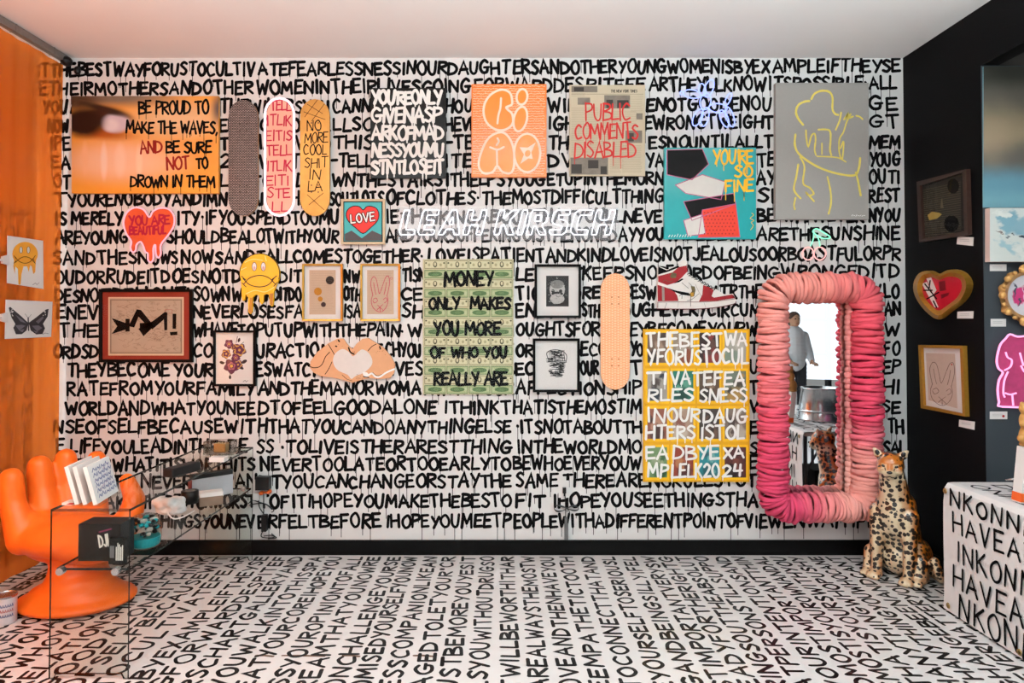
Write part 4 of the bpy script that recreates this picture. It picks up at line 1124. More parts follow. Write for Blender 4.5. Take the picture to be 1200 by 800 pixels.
for p in Z8([(230,285),(188,418),(243,418)]):
    m = MB(); m.tube([BACK.at(*p,0), BACK.at(*p,.03)], .0035, 6); part('tube_support', m, mat('clear_tube_clip','#dfe4ea',.3), root)

# --- panel of magazine covers
Z = lambda p: zo(745, 375, 4.0, p)
root = thing('magazine_panel', 'yellow panel of sixteen magazine covers overwritten with white handwriting', 'wall art', BACK.at(816, 564.5, 0))
m = MB(); m.rect(BACK, 754, 385.5, 878.5, 564.5, .024, 0)
part('backing', m, mat('yellow_panel','#d79b16',.5,var=.1), root)
M_COV = mat('yellow_cover_border','#eab21a',.4)
PAL = [('#8a6a55','#3a2a24','#c7a48a'),('#b59c84','#9a4a2c','#d6c9b8'),('#3b2522','#a03d3a','#6d4a40'),('#c9c3b2','#8fa08c','#e0d8c8'),
       ('#c3b9ae','#2b3440','#5a4a44'),('#1f7f6a','#0f4a3e','#6fb79a'),('#6a5040','#2e211c','#a88a70'),('#7f8a78','#c79a50','#4a4038'),
       ('#a9614a','#4a2a22','#d59a80'),('#c9a48c','#e6cdb8','#9a5a48'),('#4a3a34','#7a5a4a','#2a1e1c'),('#8f7a6c','#d8c8b8','#5a4640'),
       ('#7fa06a','#3f6a40','#b8c49a'),('#a8432c','#5a211a','#d78a5a'),('#2aa0a8','#16626c','#86c8c4'),('#5a2a28','#2a1a1c','#8a4a3c')]
cols = ((46,156),(165,279),(289,401),(408,526)); rws = ((48,213),(227,391),(404,569),(584,750))
for r in range(4):
    for c in range(4):
        m = MB(); (xa, xb), (ya, yb) = cols[c], rws[r]
        a, b = Z([(xa,ya),(xb,yb)]); m.rect(BACK, a[0],a[1],b[0],b[1], .0275, .0241, 0)
        a, b = Z([(xa+9,ya+11),(xb-9,yb-13)]); m.rect(BACK, a[0],a[1],b[0],b[1], .0279, None, 1, uv=True)
        p = ['#'+''.join('%02x' % int(int(h[i:i+2],16)*.78) for i in (1,3,5)) for h in PAL[r*4+c]]
        pm = blob_mat('cover_picture_%d' % (r*4+c), p[0], [(R.uniform(.3,.7),R.uniform(.5,.65),.28,.2,R.uniform(-30,30),p[2],.5,1.1),(R.uniform(.3,.7),.2,.45,.3,0,p[1],.6,1.1),(R.uniform(.2,.8),R.uniform(.6,.9),.2,.12,20,p[1],.4,1.1),(R.uniform(.2,.8),R.uniform(.2,.5),.15,.15,0,p[2],.4,1.0)], rough=.3, noise=.35)
        part('magazine_cover', m, [M_COV, pm], root)
m = MB()
for t, x0, x1, y0, y1 in (('THEBEST',52,402,60,122),('WA',418,522,58,118),('YFORUSTOCUL',58,527,136,206),('TI',52,148,245,300),('VA',168,255,238,300),('TEFEA',268,512,240,304),('RLES',60,270,322,378),('SNESS',300,524,320,382),('IN',56,140,412,478),('OUR',152,300,412,472),('DAUG',318,520,414,478),('HTERS',48,278,496,556),('ISTOL',306,510,496,560),('EA',50,150,590,648),('DBYE',176,392,592,652),('XA',412,508,594,646),('MP',58,150,674,736),('LELK20',170,392,674,738),('24',408,500,674,732)):
    a, b = Z([(x0,y1),(x1,y1)]); scribe(m, BACK, t, a[0],a[1],b[0],b[1], (y1-y0)/4., 2.9, .029, 0, track=.16, drips=.2, drip_len=5, drip_w=1.0)
part('white_lettering', m, M_WHITE, root)

# --- wall sockets, plugs and cables
Z = lambda p: zo(640, 560, 10., p)
root = thing('wall_socket', 'white wall socket with a black plug and a coiled tied cable above the skirting', 'socket', BACK.at(661, 590, 0))
m = MB(); m.rect(BACK, 654.5, 563, 667, 583, .008, 0); part('cover_plate', m, M_WALL, root, bevel=.002)
m = MB(); m.rect(BACK, 659.5, 571.5, 663.5, 578, .03, .008); m.tube([BACK.at(661.5,577,.02), BACK.at(661.5,581,.02)], .006, 6); part('plug', m, M_BLACKP, root)
m = MB()
m.tube([BACK.at(u,v,.015) for u, v in catmull(Z([(222,180),(225,300),(228,380),(230,460)]),4)], .0032, 6)
for k in range(3):
    m.tube([BACK.at(u,v,.012+.004*k) for u, v in catmull(Z([(240,350),(180,322+k*8),(110,320),(95,360),(130,395-k*6),(200,380),(250,350),(310,320+k*6),(370,340),(375,370),(330,385-k*5),(270,365)]),4,True)], .0026, 6, closed=True)
m.tube([BACK.at(u,v,.014) for u, v in catmull(Z([(250,350),(275,400),(270,430)]),4)], .003, 6)
part('cable', m, M_BLACKP, root)
m = MB(); m.rect(BACK, 661.5, 614, 666, 632.5, .02, .0); m.rect(BACK, 662, 606.5, 665, 614.5, .024, .004); part('cable_cover', m, mat('grey_conduit','#5c5a5a',.5), root)

root = thing('power_socket', 'wall socket crowded with a black adapter, orange plugs and loose cables beside the glass table', 'socket', BACK.at(308, 590, 0))
m = MB(); m.rect(BACK, 296, 562, 312, 590, .008, 0); part('cover_plate', m, M_WALL, root, bevel=.002)
m = MB(); m.rect(BACK, 299, 559, 315, 574.5, .06, .008); part('adapter', m, M_BLACKP, root, bevel=.004)
m = MB()
for (u, v, r) in ((306.5,577.5,2.6),(315.5,576,2.8)): m.ball(BACK.at(u,v,.035), (.016,.03,.014), seg=12, rings=8)
m.tube([BACK.at(306,577.5,.03), BACK.at(316,576.5,.03)], .008, 8); part('orange_plug', m, mat('orange_plastic','#c9551c',.4), root)
m = MB(); m.rect(BACK, 296.5, 578, 303.5, 586, .035, .008); part('white_plug', m, M_PAPER, root, bevel=.003)
for s_ in ([(291,590),(296,586),(303,588),(312,591),(319,597)], [(292,592),(300,590),(310,590),(317,594),(321,598),(318,600)], [(309,578),(309,592),(309,605)], [(308,622),(306,628),(312,630),(322,629),(318,625)], [(309,628),(318,627),(324,630),(314,631)], [(303,586),(304,594),(309,602)]):
    m = MB(); m.tube([BACK.at(u,v,.018) for u, v in catmull(s_,5)], .0034, 6); part('cable', m, M_BLACKP, root)
m = MB(); m.rect(BACK, 306, 603.5, 312, 623, .04, .004); part('power_brick', m, M_BLACKP, root, bevel=.004)
# ------------------------------------------------------------------ pink yarn mirror
root = thing('wall_mirror', 'tall mirror in a fat pink to crimson yarn-wrapped frame beside the spotted cat statue', 'mirror', BACK.at(960, 613, 0))
OFFC = 0.135
def rrect(x0, y0, x1, y1, r, n=6):
    p = []
    for cx, cy, a0 in ((x1-r,y0+r,-90),(x1-r,y1-r,0),(x0+r,y1-r,90),(x0+r,y0+r,180)):
        for i in range(n+1):
            a = radians(a0+90*i/n); p.append((cx+r*cos(a), cy+r*sin(a)))
    return p
DYE = [((900,340),'#ef9d92'),((925,335),'#f0978b'),((955,334),'#ef9186'),((985,335),'#ec7f7b'),((1010,338),'#e35a66'),((1017,380),'#df4c5e'),((1017,430),'#d83f5a'),((1017,488),'#cb3455'),((1017,512),'#dd6474'),((1016,535),'#ee9a92'),((1012,575),'#f1a59a'),
       ((990,597),'#f0a398'),((962,597),'#ea8c89'),((952,597),'#d84f6b'),((930,597),'#cf3f63'),((905,585),'#c8375c'),((905,540),'#cc3a5c'),((905,490),'#d2455f'),((905,450),'#e06b72'),((905,410),'#ec8f8a')]
def dye(px, py):
    best = sorted(((px-q[0])**2+(py-q[1])**2, c) for q, c in DYE)[:3]
    w = [1/(d+30.) for d, _ in best]; t = sum(w)
    cs = [lin(c) for _, c in best]
    return tuple(sum(w[i]*cs[i][k] for i in range(3))/t for k in range(3))+(1,)
path = rrect(906, 337, 1016, 594, 17, 8)
dense = []
for i in range(len(path)):
    a, b = path[i], path[(i+1) % len(path)]
    L_ = sqrt((b[0]-a[0])**2+(b[1]-a[1])**2); k = max(1, int(L_/2))
    for j in range(k): dense.append((a[0]+(b[0]-a[0])*j/k, a[1]+(b[1]-a[1])*j/k))
P3 = [BACK.at(u, v, OFFC) for u, v in dense]
acc = [0.0]
for i in range(len(P3)): acc.append(acc[-1]+(P3[(i+1) % len(P3)]-P3[i]).length)
tot = acc[-1]
def along(s):
    s %= tot
    lo, hi = 0, len(P3)
    while hi-lo > 1:
        mid = (lo+hi)//2
        if acc[mid] <= s: lo = mid
        else: hi = mid
    t = (s-acc[lo])/max(1e-9, acc[lo+1]-acc[lo])
    a, b = P3[lo], P3[(lo+1) % len(P3)]
    q = dense[lo]; q2 = dense[(lo+1) % len(dense)]
    return a.lerp(b, t), (b-a).normalized(), (q[0]+(q2[0]-q[0])*t, q[1]+(q2[1]-q[1])*t)
m = MB(); m.smooth = True
s = 0.0
while s < tot:
    c, t, q = along(s)
    out = t.cross(Vector((0,-1,0))).normalized()
    nrm = Vector((0,-1,0))
    rr = R.uniform(.078,.091); sr = R.uniform(.012,.0195)
    side = 1.0 if q[0] > 1005 and 345 < q[1] < 590 else 1.0
    tilt = R.uniform(-.16,.16); tilt2 = R.uniform(-.12,.12)
    pts = []
    for k in range(26):
        a = 2*pi*k/26
        w = 1+.05*sin(3*a+s*50)+R.uniform(-.03,.03)
        p = c + out*(cos(a)*rr*side*w) + nrm*(sin(a)*.092*w) + t*(cos(a)*tilt*rr+sin(a)*tilt2*rr)
        pts.append(p)
    col = dye(*q); f = R.uniform(.9,1.08)
    m.c = tuple(min(1,x*f) for x in col[:3])+(1,)
    m.tube(pts, [sr*R.uniform(.85,1.15) for _ in pts], 8, closed=True)
    s += sr*1.45
m.c = None
part('yarn_frame', m, attr_mat('dyed_wool', .95, .6, 260), root)
m = MB(); m.smooth = True
y = 352
while y < 575:
    k = dye(1014, y); m.c = tuple(min(1, x*.6+.36*g) for x, g in zip(k[:3], (1,.62,.5)))+(1,)
    m.ball(BACK.at(994.5+R.uniform(-1,1), y, .075), (.025,.033,.026), seg=10, rings=7)
    y += R.uniform(5,7.5)
m.c = None
part('knotted_edge', m, attr_mat('dyed_wool', .95, .6, 260), root, 'pale knotted inner edge')
m = MB(); mq = [BACK.at(u, v, .05) for u, v in ((908,338),(908,592),(1012,592),(1012,338))]; mc = (mq[0]+mq[2])/2
mq = [Vector((p.x, p.y+(p.x-mc.x)*.019, p.z)) for p in mq]; m.add(mq+[p+Vector((0,.012,0)) for p in mq], [(0,1,2,3),(7,6,5,4),(0,4,5,1),(1,5,6,2),(2,6,7,3),(3,7,4,0)])
mm, nt, out_ = new_mat('silvered_glass')
g_ = nt.nodes.new('ShaderNodeBsdfGlossy'); g_.inputs['Roughness'].default_value = 0.0; g_.inputs[0].default_value = (.93,.94,.95,1); nt.links.new(g_.outputs[0], out_.inputs[0])
part('mirror_glass', m, mm, root)
m = MB(); m.rect(BACK, 900, 330, 1020, 600, .029, 0); part('backboard', m, mat('mirror_backboard','#3a2a26',.8), root)

# ------------------------------------------------------------------ seated spotted cat statue
CO, CF = Vector((2.39, 4.235, 0)), Vector((-.72, -.69, 0)).normalized()
CR = Vector((-CF.y, CF.x, 0)); CR = CR if CR.x > 0 else -CR          # towards the viewer's right
def K(f, r, z): return CO + CF*f + CR*r + Vector((0,0,z))
KM = Matrix((CF, CR, Vector((0,0,1)))).transposed()
HF = (CF*.75 + Vector((-.25,-.97,0))*.6).normalized(); HR = Vector((-HF.y, HF.x, 0)); HR = HR if HR.x > 0 else -HR
HM = Matrix((HF, HR, Vector((0,0,1)))).transposed()
HC_ = K(.0, 0, .70)
def Hd(f, r, z): return HC_ + HF*f + HR*r + Vector((0,0,z))
root = thing('cheetah_statue', 'glazed ceramic cheetah statue sitting upright on the floor beside the pink mirror', 'statue', CO)
m = MB()
m.ball(K(-.075,0,.40), (.105,.112,.165), KM)
m.limb(K(-.09,0,.44), K(-.19,0,.17), .118, .125)
m.ball(K(-.17,0,.12), (.13,.13,.12), KM)
for sd in (-1, 1):
    m.limb(K(-.05,sd*.085,.40), K(-.035,sd*.092,.20), .058, .042); m.limb(K(-.035,sd*.092,.20), K(-.012,sd*.09,.035), .041, .032)
    m.ball(K(.012,sd*.09,.028), (.058,.042,.028), KM)
    for j in (-1.5,-.5,.5,1.5): m.ball(K(.058-.006*abs(j),sd*.09+j*.019,.019), (.022,.0115,.018), KM, seg=10, rings=7)
    m.ball(K(-.17,sd*.115,.125), (.125,.062,.115), KM); m.ball(K(-.07,sd*.145,.03), (.10,.036,.03), KM); m.limb(K(-.08,sd*.135,.13), K(-.04,sd*.145,.045), .05, .034)
    for j in (-1,0,1): m.ball(K(.02,sd*.145+j*.018,.02), (.022,.012,.017), KM, seg=10, rings=7)
m.limb(K(-.07,0,.50), K(-.02,0,.665), .092, .07)
m.ball(Hd(0,0,.012), (.082,.076,.078), HM); m.ball(Hd(-.03,0,.03), (.062,.066,.06), HM)
m.ball(Hd(.062,0,-.025), (.042,.036,.03), HM); m.ball(Hd(.07,.017,-.034), (.024,.02,.02), HM); m.ball(Hd(.07,-.017,-.034), (.024,.02,.02), HM); m.ball(Hd(.06,0,-.052), (.026,.022,.015), HM)
m.ball(Hd(.058,0,.0), (.03,.014,.035), HM)
for sd in (-1,1):
    m.ball(Hd(-.012,sd*.066,.072), (.013,.027,.03), HM @ Matrix.Rotation(radians(-35*sd),3,'X')); m.ball(Hd(-.014,sd*.083,.094), (.009,.015,.02), HM @ Matrix.Rotation(radians(-40*sd),3,'X'))
    m.ball(Hd(.045,sd*.045,-.01), (.03,.028,.03), HM)
tail = [K(-.27,.02,.05), K(-.25,.14,.035), K(-.19,.215,.035), K(-.12,.235,.05), K(-.075,.232,.10), K(-.07,.215,.155)]
tl = catmull([tuple(p) for p in tail], 5)
for i, p in enumerate(tl): m.ball(p, .034-.006*i/len(tl), seg=10, rings=7)
fur, nt, out_ = new_mat('glazed_spotted_fur')
N, L = nt.nodes, nt.links
b_ = N.new('ShaderNodeBsdfPrincipled'); L.new(b_.outputs[0], out_.inputs[0]); b_.inputs['Roughness'].default_value = .3; b_.inputs['Coat Weight'].default_value = .35; b_.inputs['Coat Roughness'].default_value = .08
a_ = N.new('ShaderNodeAttribute'); a_.attribute_name = 'tint'
tc = N.new('ShaderNodeTexCoord')
nz = N.new('ShaderNodeTexNoise'); nz.inputs['Scale'].default_value = 26; L.new(tc.outputs['Object'], nz.inputs['Vector'])
ad = N.new('ShaderNodeVectorMath'); ad.operation = 'MULTIPLY_ADD'; ad.inputs[1].default_value = (.012,.012,.012); L.new(nz.outputs['Color'], ad.inputs[0]); L.new(tc.outputs['Object'], ad.inputs[2])
vo = N.new('ShaderNodeTexVoronoi'); vo.inputs['Scale'].default_value = 36; vo.inputs['Randomness'].default_value = .72; L.new(ad.outputs[0], vo.inputs['Vector'])
sep = N.new('ShaderNodeSeparateColor'); L.new(vo.outputs['Color'], sep.inputs[0])
th = N.new('ShaderNodeMath'); th.operation = 'MULTIPLY_ADD'; th.inputs[1].default_value = .08; th.inputs[2].default_value = .45; L.new(sep.outputs[0], th.inputs[0])
al = N.new('ShaderNodeMath'); al.operation = 'MULTIPLY'; L.new(th.outputs[0], al.inputs[0]); L.new(a_.outputs['Alpha'], al.inputs[1])
lt = N.new('ShaderNodeMath'); lt.operation = 'SUBTRACT'; L.new(al.outputs[0], lt.inputs[0]); L.new(vo.outputs['Distance'], lt.inputs[1])
mr = N.new('ShaderNodeMapRange'); mr.inputs[1].default_value = -.02; mr.inputs[2].default_value = .04; L.new(lt.outputs[0], mr.inputs[0])
mx = N.new('ShaderNodeMix'); mx.data_type = 'RGBA'; L.new(mr.outputs[0], mx.inputs[0]); L.new(a_.outputs['Color'], mx.inputs[6]); mx.inputs[7].default_value = lin('#1c110b'); L.new(mx.outputs[2], b_.inputs['Base Color'])
m.smooth = True
o = part('body', m, fur, root)
fuse(o, .0065, 3)
wht, orn = lin('#d2bd9c'), lin('#a9590f')
at_ = o.data.color_attributes.new('tint', 'FLOAT_COLOR', 'POINT')
for v in o.data.vertices:
    p = v.co; n = v.normal
    f, r_, z = p.dot(CF), p.dot(CR), p.z
    if z > .625:
        q = p + CO - HC_; hf, hr, hz = q.dot(HF), q.dot(HR), q.z
        k = 1.0 if hz > .005 else max(0., 1+(hz-.005)*28)
        if hf > .055 and abs(hr) < .04 and hz < -.008: k *= .25
        if abs(abs(hr)-.03) < .014 and abs(hz-.012) < .018 and hf > .03: k *= .35
        if abs(hr) > .05 and hz > .06 : k = .15
        al_ = .8 if hf > .045 else 1.0
        if hf > .065: al_ = .45
        if hz > .075 and abs(hr) > .05: al_ = 0.0
    else:
        k = min(1, max(0, (-n.dot(CF)*.85+abs(n.dot(CR))*.9+.72)))
        if z < .09: k *= .7
        if f > -.06 and z > .1: k *= min(1, .1+max(0, abs(r_)-.035)*18)
        if f < -.1 and z < .2 and r_ > .2: k = .1
        al_ = 1.0
        if z < .06: al_ = .75
    k += R.uniform(-.05,.05); k = min(1, max(0, k))
    at_.data[v.index].color = tuple(wht[i]+(orn[i]-wht[i])*k for i in range(3))+(al_,)
M_DK = mat('dark_glaze', '#120b09', .15, coat=.6)
for sd in (-1,1):
    m = MB(); m.smooth = True; m.ball(Hd(.066,sd*.033,.014), (.012,.0135,.0085), HM @ Matrix.Rotation(radians(12*sd),3,'X')); part('eye', m, M_DK, root)
    m = MB(); m.smooth = True; m.ball(Hd(-.002,sd*.07,.081), (.007,.013,.018), HM @ Matrix.Rotation(radians(-25*sd),3,'X')); part('inner_ear', m, M_DK, root)
    m = MB(); m.smooth = True; m.tube([tuple(p) for p in (Hd(.076,sd*.026,.006), Hd(.083,sd*.022,-.012), Hd(.088,sd*.021,-.03))], .0028, 6); part('tear_mark', m, M_DK, root)
m = MB(); m.smooth = True; m.ball(Hd(.102,0,-.017), (.012,.016,.010), HM); part('nose', m, M_DK, root)
m = MB(); m.smooth = True; m.tube([tuple(p) for p in (Hd(.085,-.03,-.05),Hd(.098,-.012,-.047),Hd(.102,0,-.04),Hd(.098,.012,-.047),Hd(.085,.03,-.05))], .0026, 6); part('mouth_line', m, M_DK, root)


# ------------------------------------------------------------------ pictures on the black right wall
CARD = M_PAPER
def quadframe(pts, ins):
    cx = sum(p[0] for p in pts)/4; cy = sum(p[1] for p in pts)/4
    return [(p[0]+(ins if p[0] < cx else -ins), p[1]+(ins*1.05 if p[1] < cy else -ins*1.05)) for p in pts]
def rframed(label, q, w, fm, mcol, pic_ins, pmats, draw):
    root = thing('framed_print', label, 'picture', RIGHT.at((q[0][0]+q[2][0])/2, q[1][1], 0))
    m = MB(); m.ring(RIGHT, q, quadframe(q, w), .03, 0); part('frame', m, fm, root)
    m = MB(); m.poly(RIGHT, quadframe(q, w-.3), .012, .004); part('mount', m, mcol, root)
    m = MB(); p = quadframe(q, pic_ins); xs = [a[0] for a in p]; ys = [a[1] for a in p]
    m.poly(RIGHT, p, .0125, .0121, 0, (min(xs),min(ys),max(xs),max(ys))); draw(m); part('print', m, pmats, root)
    m = MB(); m.poly(RIGHT, quadframe(q, w-.2), .021, .019); part('glazing', m, M_GLAZE, root)
def d_dk(m):
    for i in range(24):
        y = 222+i*2.4; m.ribbon(RIGHT, [(1082, y+1.0),(1126, y-9+.3*i)], .4, .0128, 1)
    m.poly(RIGHT, [(1087,252),(1092,248),(1100,249),(1104,251),(1098,256),(1089,258)], .013, None, 2); m.poly(RIGHT, [(1103,235),(1104,231),(1105,240),(1106,244),(1102,244),(1102.5,239)], .013, None, 1)
    m.poly(RIGHT, ell(1117,218,7,9,0,10), .0129, None, 4); m.poly(RIGHT, ell(1115,262,9,10,0,10), .0129, None, 4)
rframed('dark old print with a pale shape in a brown frame on the black wall', [(1074,213),(1077,284),(1134,275),(1132,198)], 4, mat('dark_walnut_frame','#33201a',.4,var=.2,scale=40), mat('black_mount','#0d0c0b',.6), 6.5,
        [mat('dark_print_paper','#231f19',.6,var=.5,scale=60), mat('faded_print_line','#5e5540',.6), mat('ochre_patch','#a38a45',.6), M_PAPER, M_INK], d_dk)
def d_rb(m):
    f = lambda pts: [(1083+(x-276)*.405, 414+(y-298)*.37+(x-276)*.03) for x, y in pts]
    rabbit(m, f, .6, 1, RIGHT, .0131)
    m.poly(RIGHT, [(1114.6,426),(1116,426),(1116,428),(1114.6,428)], .0131, None, 2)
rframed('gold-framed line drawing of a rabbit face on the black wall', [(1076,404),(1079,478),(1131,488),(1128,405)], 3.2, M_GOLD2, M_PAPER, 9, [mat('pinkish_page','#cdb5a6',.7), mat('brown_pencil','#6a4c46',.6), M_RED], d_rb)
root = thing('heart_picture', 'gold heart-shaped frame holding red and black artwork on the black wall', 'picture', RIGHT.at(1100, 373, 0))
Z = lambda p: zo(900, 200, 4.0, p)
HO = catmull(Z([(800,484),(760,468),(708,480),(681,530),(690,590),(735,655),(797,697),(855,658),(915,610),(943,550),(935,495),(892,465),(840,466)]),3,True)
HI = catmull(Z([(802,512),(768,499),(737,507),(722,545),(730,590),(765,632),(800,655),(838,632),(885,595),(908,550),(902,512),(872,497),(835,498)]),3,True)
HM_ = [((a[0]*.55+b[0]*.45),(a[1]*.55+b[1]*.45)) for a, b in zip(HO, HI)]
m = MB(); m.smooth = False; m.ring(RIGHT, HO, HM_, .02, 0, 0, .045); m.ring(RIGHT, HM_, HI, .045, .006, 0, .014); part('frame', m, M_GOLD2, root)
m = MB(); m.poly(RIGHT, HI, .012, .006, 0)
for p in ([(722,530),(745,520),(800,640),(780,640)],[(742,505),(765,500),(790,560),(775,580)]): m.poly(RIGHT, Z(p), .0125, None, 1)
for p in ([(735,530),(790,600)],[(730,560),(770,560)],[(745,600),(800,570)],[(760,515),(755,550)],[(775,610),(790,640)]): m.ribbon(RIGHT, Z(p), 1.6, .013, 2)
for p in ([(800,520),(830,515),(835,560),(805,565)],[(810,580),(850,570),(845,585),(812,600)]): m.poly(RIGHT, Z(p), .0128, None, 3)
part('artwork', m, [mat('red_gloss_art','#b20f25',.35,coat=.3), M_PAPER, M_INK, mat('dark_red_art','#6e0a17',.4)], root)
def rcard(label, q, pl):
    m = MB(); m.poly(pl, q, .006, .0, 0)
    (x0,y0),(x1,y1),(x2,y2),(x3,y3) = q
    for t in (.35,.55): m.ribbon(pl, [(x0+(x3-x0)*.15, y0+(y1-y0)*t+(y3-y0)*.15),(x0+(x3-x0)*.75, y0+(y1-y0)*t+(y3-y0)*.75)], .35, .0065, 1)
    solo('label_card', m, [M_PAPER, mat('grey_small_print','#9a9696',.6)], label, 'label')
rcard('white label card under the dark brown-framed print', [(1122,277),(1121,286),(1140,288),(1140.5,278)], RIGHT)
rcard('white label card under the gold heart frame', [(1122,365),(1121.5,373),(1140,373),(1140.5,364.5)], RIGHT)
rcard('white label card under the gold-framed rabbit drawing on the black wall', [(1124,491.5),(1123.5,499.5),(1141.5,503.5),(1142,494)], RIGHT)

# ------------------------------------------------------------------ pictures in the alcove
m = MB(); m.rect(ALC, 1152.5, 78, 1330, 243, .012, 0, 0, uv=True)
solo('abstract_canvas', m, [blob_mat('blurred_abstract','#4f4a42',[(.1,.98,1.5,.16,0,'#27261f',.3,1.2),(.15,.52,.5,.24,-8,'#8d7c63',.1,1.2),(.06,.45,.16,.2,0,'#97826a',.1,1.2),(.6,.4,.8,.14,5,'#54504c',.2,1.2),(.3,.05,1.6,.27,0,'#5d8898',.45,1.1),(.2,.0,1.2,.15,0,'#6d9aa6',.3,1.1)],rough=.5,noise=.06)],
     'large blurred abstract canvas fading from brown to blue at the upper right', 'picture')
root = thing('abstract_painting', 'pale canvas with blue-grey dabs on a pinkish stretcher, hung below the blurred canvas', 'picture', ALC.at(1200, 306.5, 0))
m = MB(); m.rect(ALC, 1160, 243.5, 1262, 306.5, .045, 0, 0, uv=True, mside=1)
part('canvas', m, [blob_mat('dabbed_abstract','#d9dcd6',[(.25,.75,.2,.3,10,'#7fa7b5',.5,.9),(.5,.65,.3,.3,-10,'#86aab6',.5,.9),(.2,.3,.12,.25,30,'#9fbfc6',.4,.9),(.55,.25,.2,.25,0,'#a3b9b4',.4,.9),(.35,.5,.12,.05,0,'#1c2a36',.6,.9),(.52,.48,.05,.05,0,'#16202a',.6,.9),(.1,.52,.1,.02,0,'#6d5a52',.5,.9),(.75,.6,.2,.3,20,'#c9c0b4',.4,.9),(.15,.85,.1,.1,0,'#e6e8e2',.5,1),(.4,.2,.08,.2,0,'#e2e4de',.5,1)],noise=.45), mat('pinkish_stretcher','#c9aea4',.6)], root)
rcard('white label card just below the pale dabbed canvas', [(1160,309.5),(1160,317.5),(1179.5,317.5),(1179.5,309.5)], ALC)
rcard('white label card left of and below the ornate gold oval', [(1161,373.5),(1161,382.5),(1179,382.5),(1179,373.5)], ALC)
rcard('white label card with a red dot under the pink torso sign', [(1160,482),(1160,491),(1180.5,491),(1180.5,482)], ALC)
m = MB(); m.poly(ALC, ell(1176,487.5,1.5,1.5,0,12), .0075, .0062); solo('red_dot_sticker', m, [M_RED], 'small red dot sticker on the label card under the torso sign', 'sticker')
root = thing('ornate_mirror', 'ornate gold oval frame with pink and white artwork in the alcove', 'picture', ALC.at(1204, 379, 0))
EO = [(1204+31*(1+.07*sin(8*a)+.05*sin(13*a))*cos(a), 346+31*(1+.07*sin(8*a)+.05*cos(5*a))*sin(a)) for a in [2*pi*i/64 for i in range(64)]]
EM = [(1204+26.5*cos(a), 346+28*sin(a)) for a in [2*pi*i/64 for i in range(64)]]
EI = [(1204+23*cos(a), 346+24*sin(a)) for a in [2*pi*i/64 for i in range(64)]]
m = MB(); m.ring(ALC, EO, EM, .02, 0, 0, .045); m.ring(ALC, EM, EI, .045, .006, 0, .02)
for i in range(18):
    a = 2*pi*i/18; m.ball(ALC.at(1204+29*cos(a), 346+30*sin(a), .04), .013+.008*(i % 2), seg=10, rings=7)
m.ball(ALC.at(1204,315,.04), (.05,.02,.03), seg=12, rings=8); m.ball(ALC.at(1204,378,.04), (.045,.02,.025), seg=12, rings=8)
part('frame', m, mat('pale_gilt','#c9975a',.35,metal=.4,var=.2,scale=60,bump=.2), root)
m = MB(); m.poly(ALC, EI, .018, .006, 0, (1181,322,1227,370)); part('artwork', m, blob_mat('pink_drip_art','#d8cfd4',[(.35,.5,.3,.26,0,'#c22f6c',.7,.95),(.6,.45,.3,.3,0,'#b8286a',.7,.95),(.2,.6,.04,.2,0,'#3a3a4a',.6,.9),(.4,.55,.03,.2,0,'#d9d4d8',.6,.9),(.5,.35,.03,.2,10,'#c9c4ce',.6,.9),(.3,.35,.03,.12,0,'#40384a',.6,.9)],noise=.3), root)
root = thing('neon_torso', 'pink neon sign of a bare torso outline on a magenta panel in the alcove', 'neon sign', ALC.at(1203, 478, 0))
Z = lambda p: zo(1140, 380, 3.63, p)
T = [(232,48),(190,52),(158,42),(140,60),(118,85),(106,125),(102,160),(110,188),(128,205),(112,235),(106,280),(112,330),(126,350)]
T2 = T + [(464-x, y) for x, y in reversed(T[1:])]
m = MB(); m.poly(ALC, Z(T2), .02, 0); part('backing', m, mat('magenta_panel','#b03a66',.45,var=.25,scale=40), root)
m = MB(); m.smooth = True
m.tube(at3(ALC, catmull(Z(T2),3), .034), .0058, 8)
for s_ in ([(140,118),(148,140),(166,152),(160,180),(135,195)],[(200,120),(208,150),(215,175)],[(150,200),(134,240),(130,290),(136,310)],[(138,292),(160,298),(185,292)],[(168,300),(172,345)],[(205,175),(218,200),(232,205)]):
    m.tube(at3(ALC, catmull(Z(s_),4), .034), .005, 8)
part('neon_tube', m, neon('magenta_neon','#ffb4e4',1.5), root, 'pink-white neon outline')
# ------------------------------------------------------------------ orange curtain, its rail and the prints clipped to it
YC0, YC1 = 1.6, D-.07
root = thing('vinyl_curtain', 'see-through orange vinyl curtain hanging along the left wall from a metal rail', 'curtain', (XCUR, 3.0, 0.02))
m = MB(); m.smooth = True
ny, nz_ = 130, 10
V = []
for i in range(ny+1):
    y = YC0+(YC1-YC0)*i/ny
    for j in range(nz_+1):
        z = .03+(ZC-.075-.03)*j/nz_
        amp = .007*(1-.3*j/nz_)
        V.append((XCUR+amp*sin(y*19+.4*sin(z*2))+.004*sin(y*47+1), y, z))
m.add(V, [(i*(nz_+1)+j, (i+1)*(nz_+1)+j, (i+1)*(nz_+1)+j+1, i*(nz_+1)+j+1) for i in range(ny) for j in range(nz_)])
cm, nt, out_ = new_mat('orange_vinyl'); N, L = nt.nodes, nt.links
t_ = N.new('ShaderNodeBsdfTransparent'); t_.inputs[0].default_value = (1.0,.36,.07,1)
d_ = N.new('ShaderNodeBsdfDiffuse'); tl_ = N.new('ShaderNodeBsdfTranslucent')
nz = N.new('ShaderNodeTexNoise'); nz.inputs['Scale'].default_value = 1.0; tc = N.new('ShaderNodeTexCoord'); mp = N.new('ShaderNodeMapping'); mp.inputs['Scale'].default_value = (1,14,.6); L.new(tc.outputs['Object'], mp.inputs[0]); L.new(mp.outputs[0], nz.inputs['Vector'])
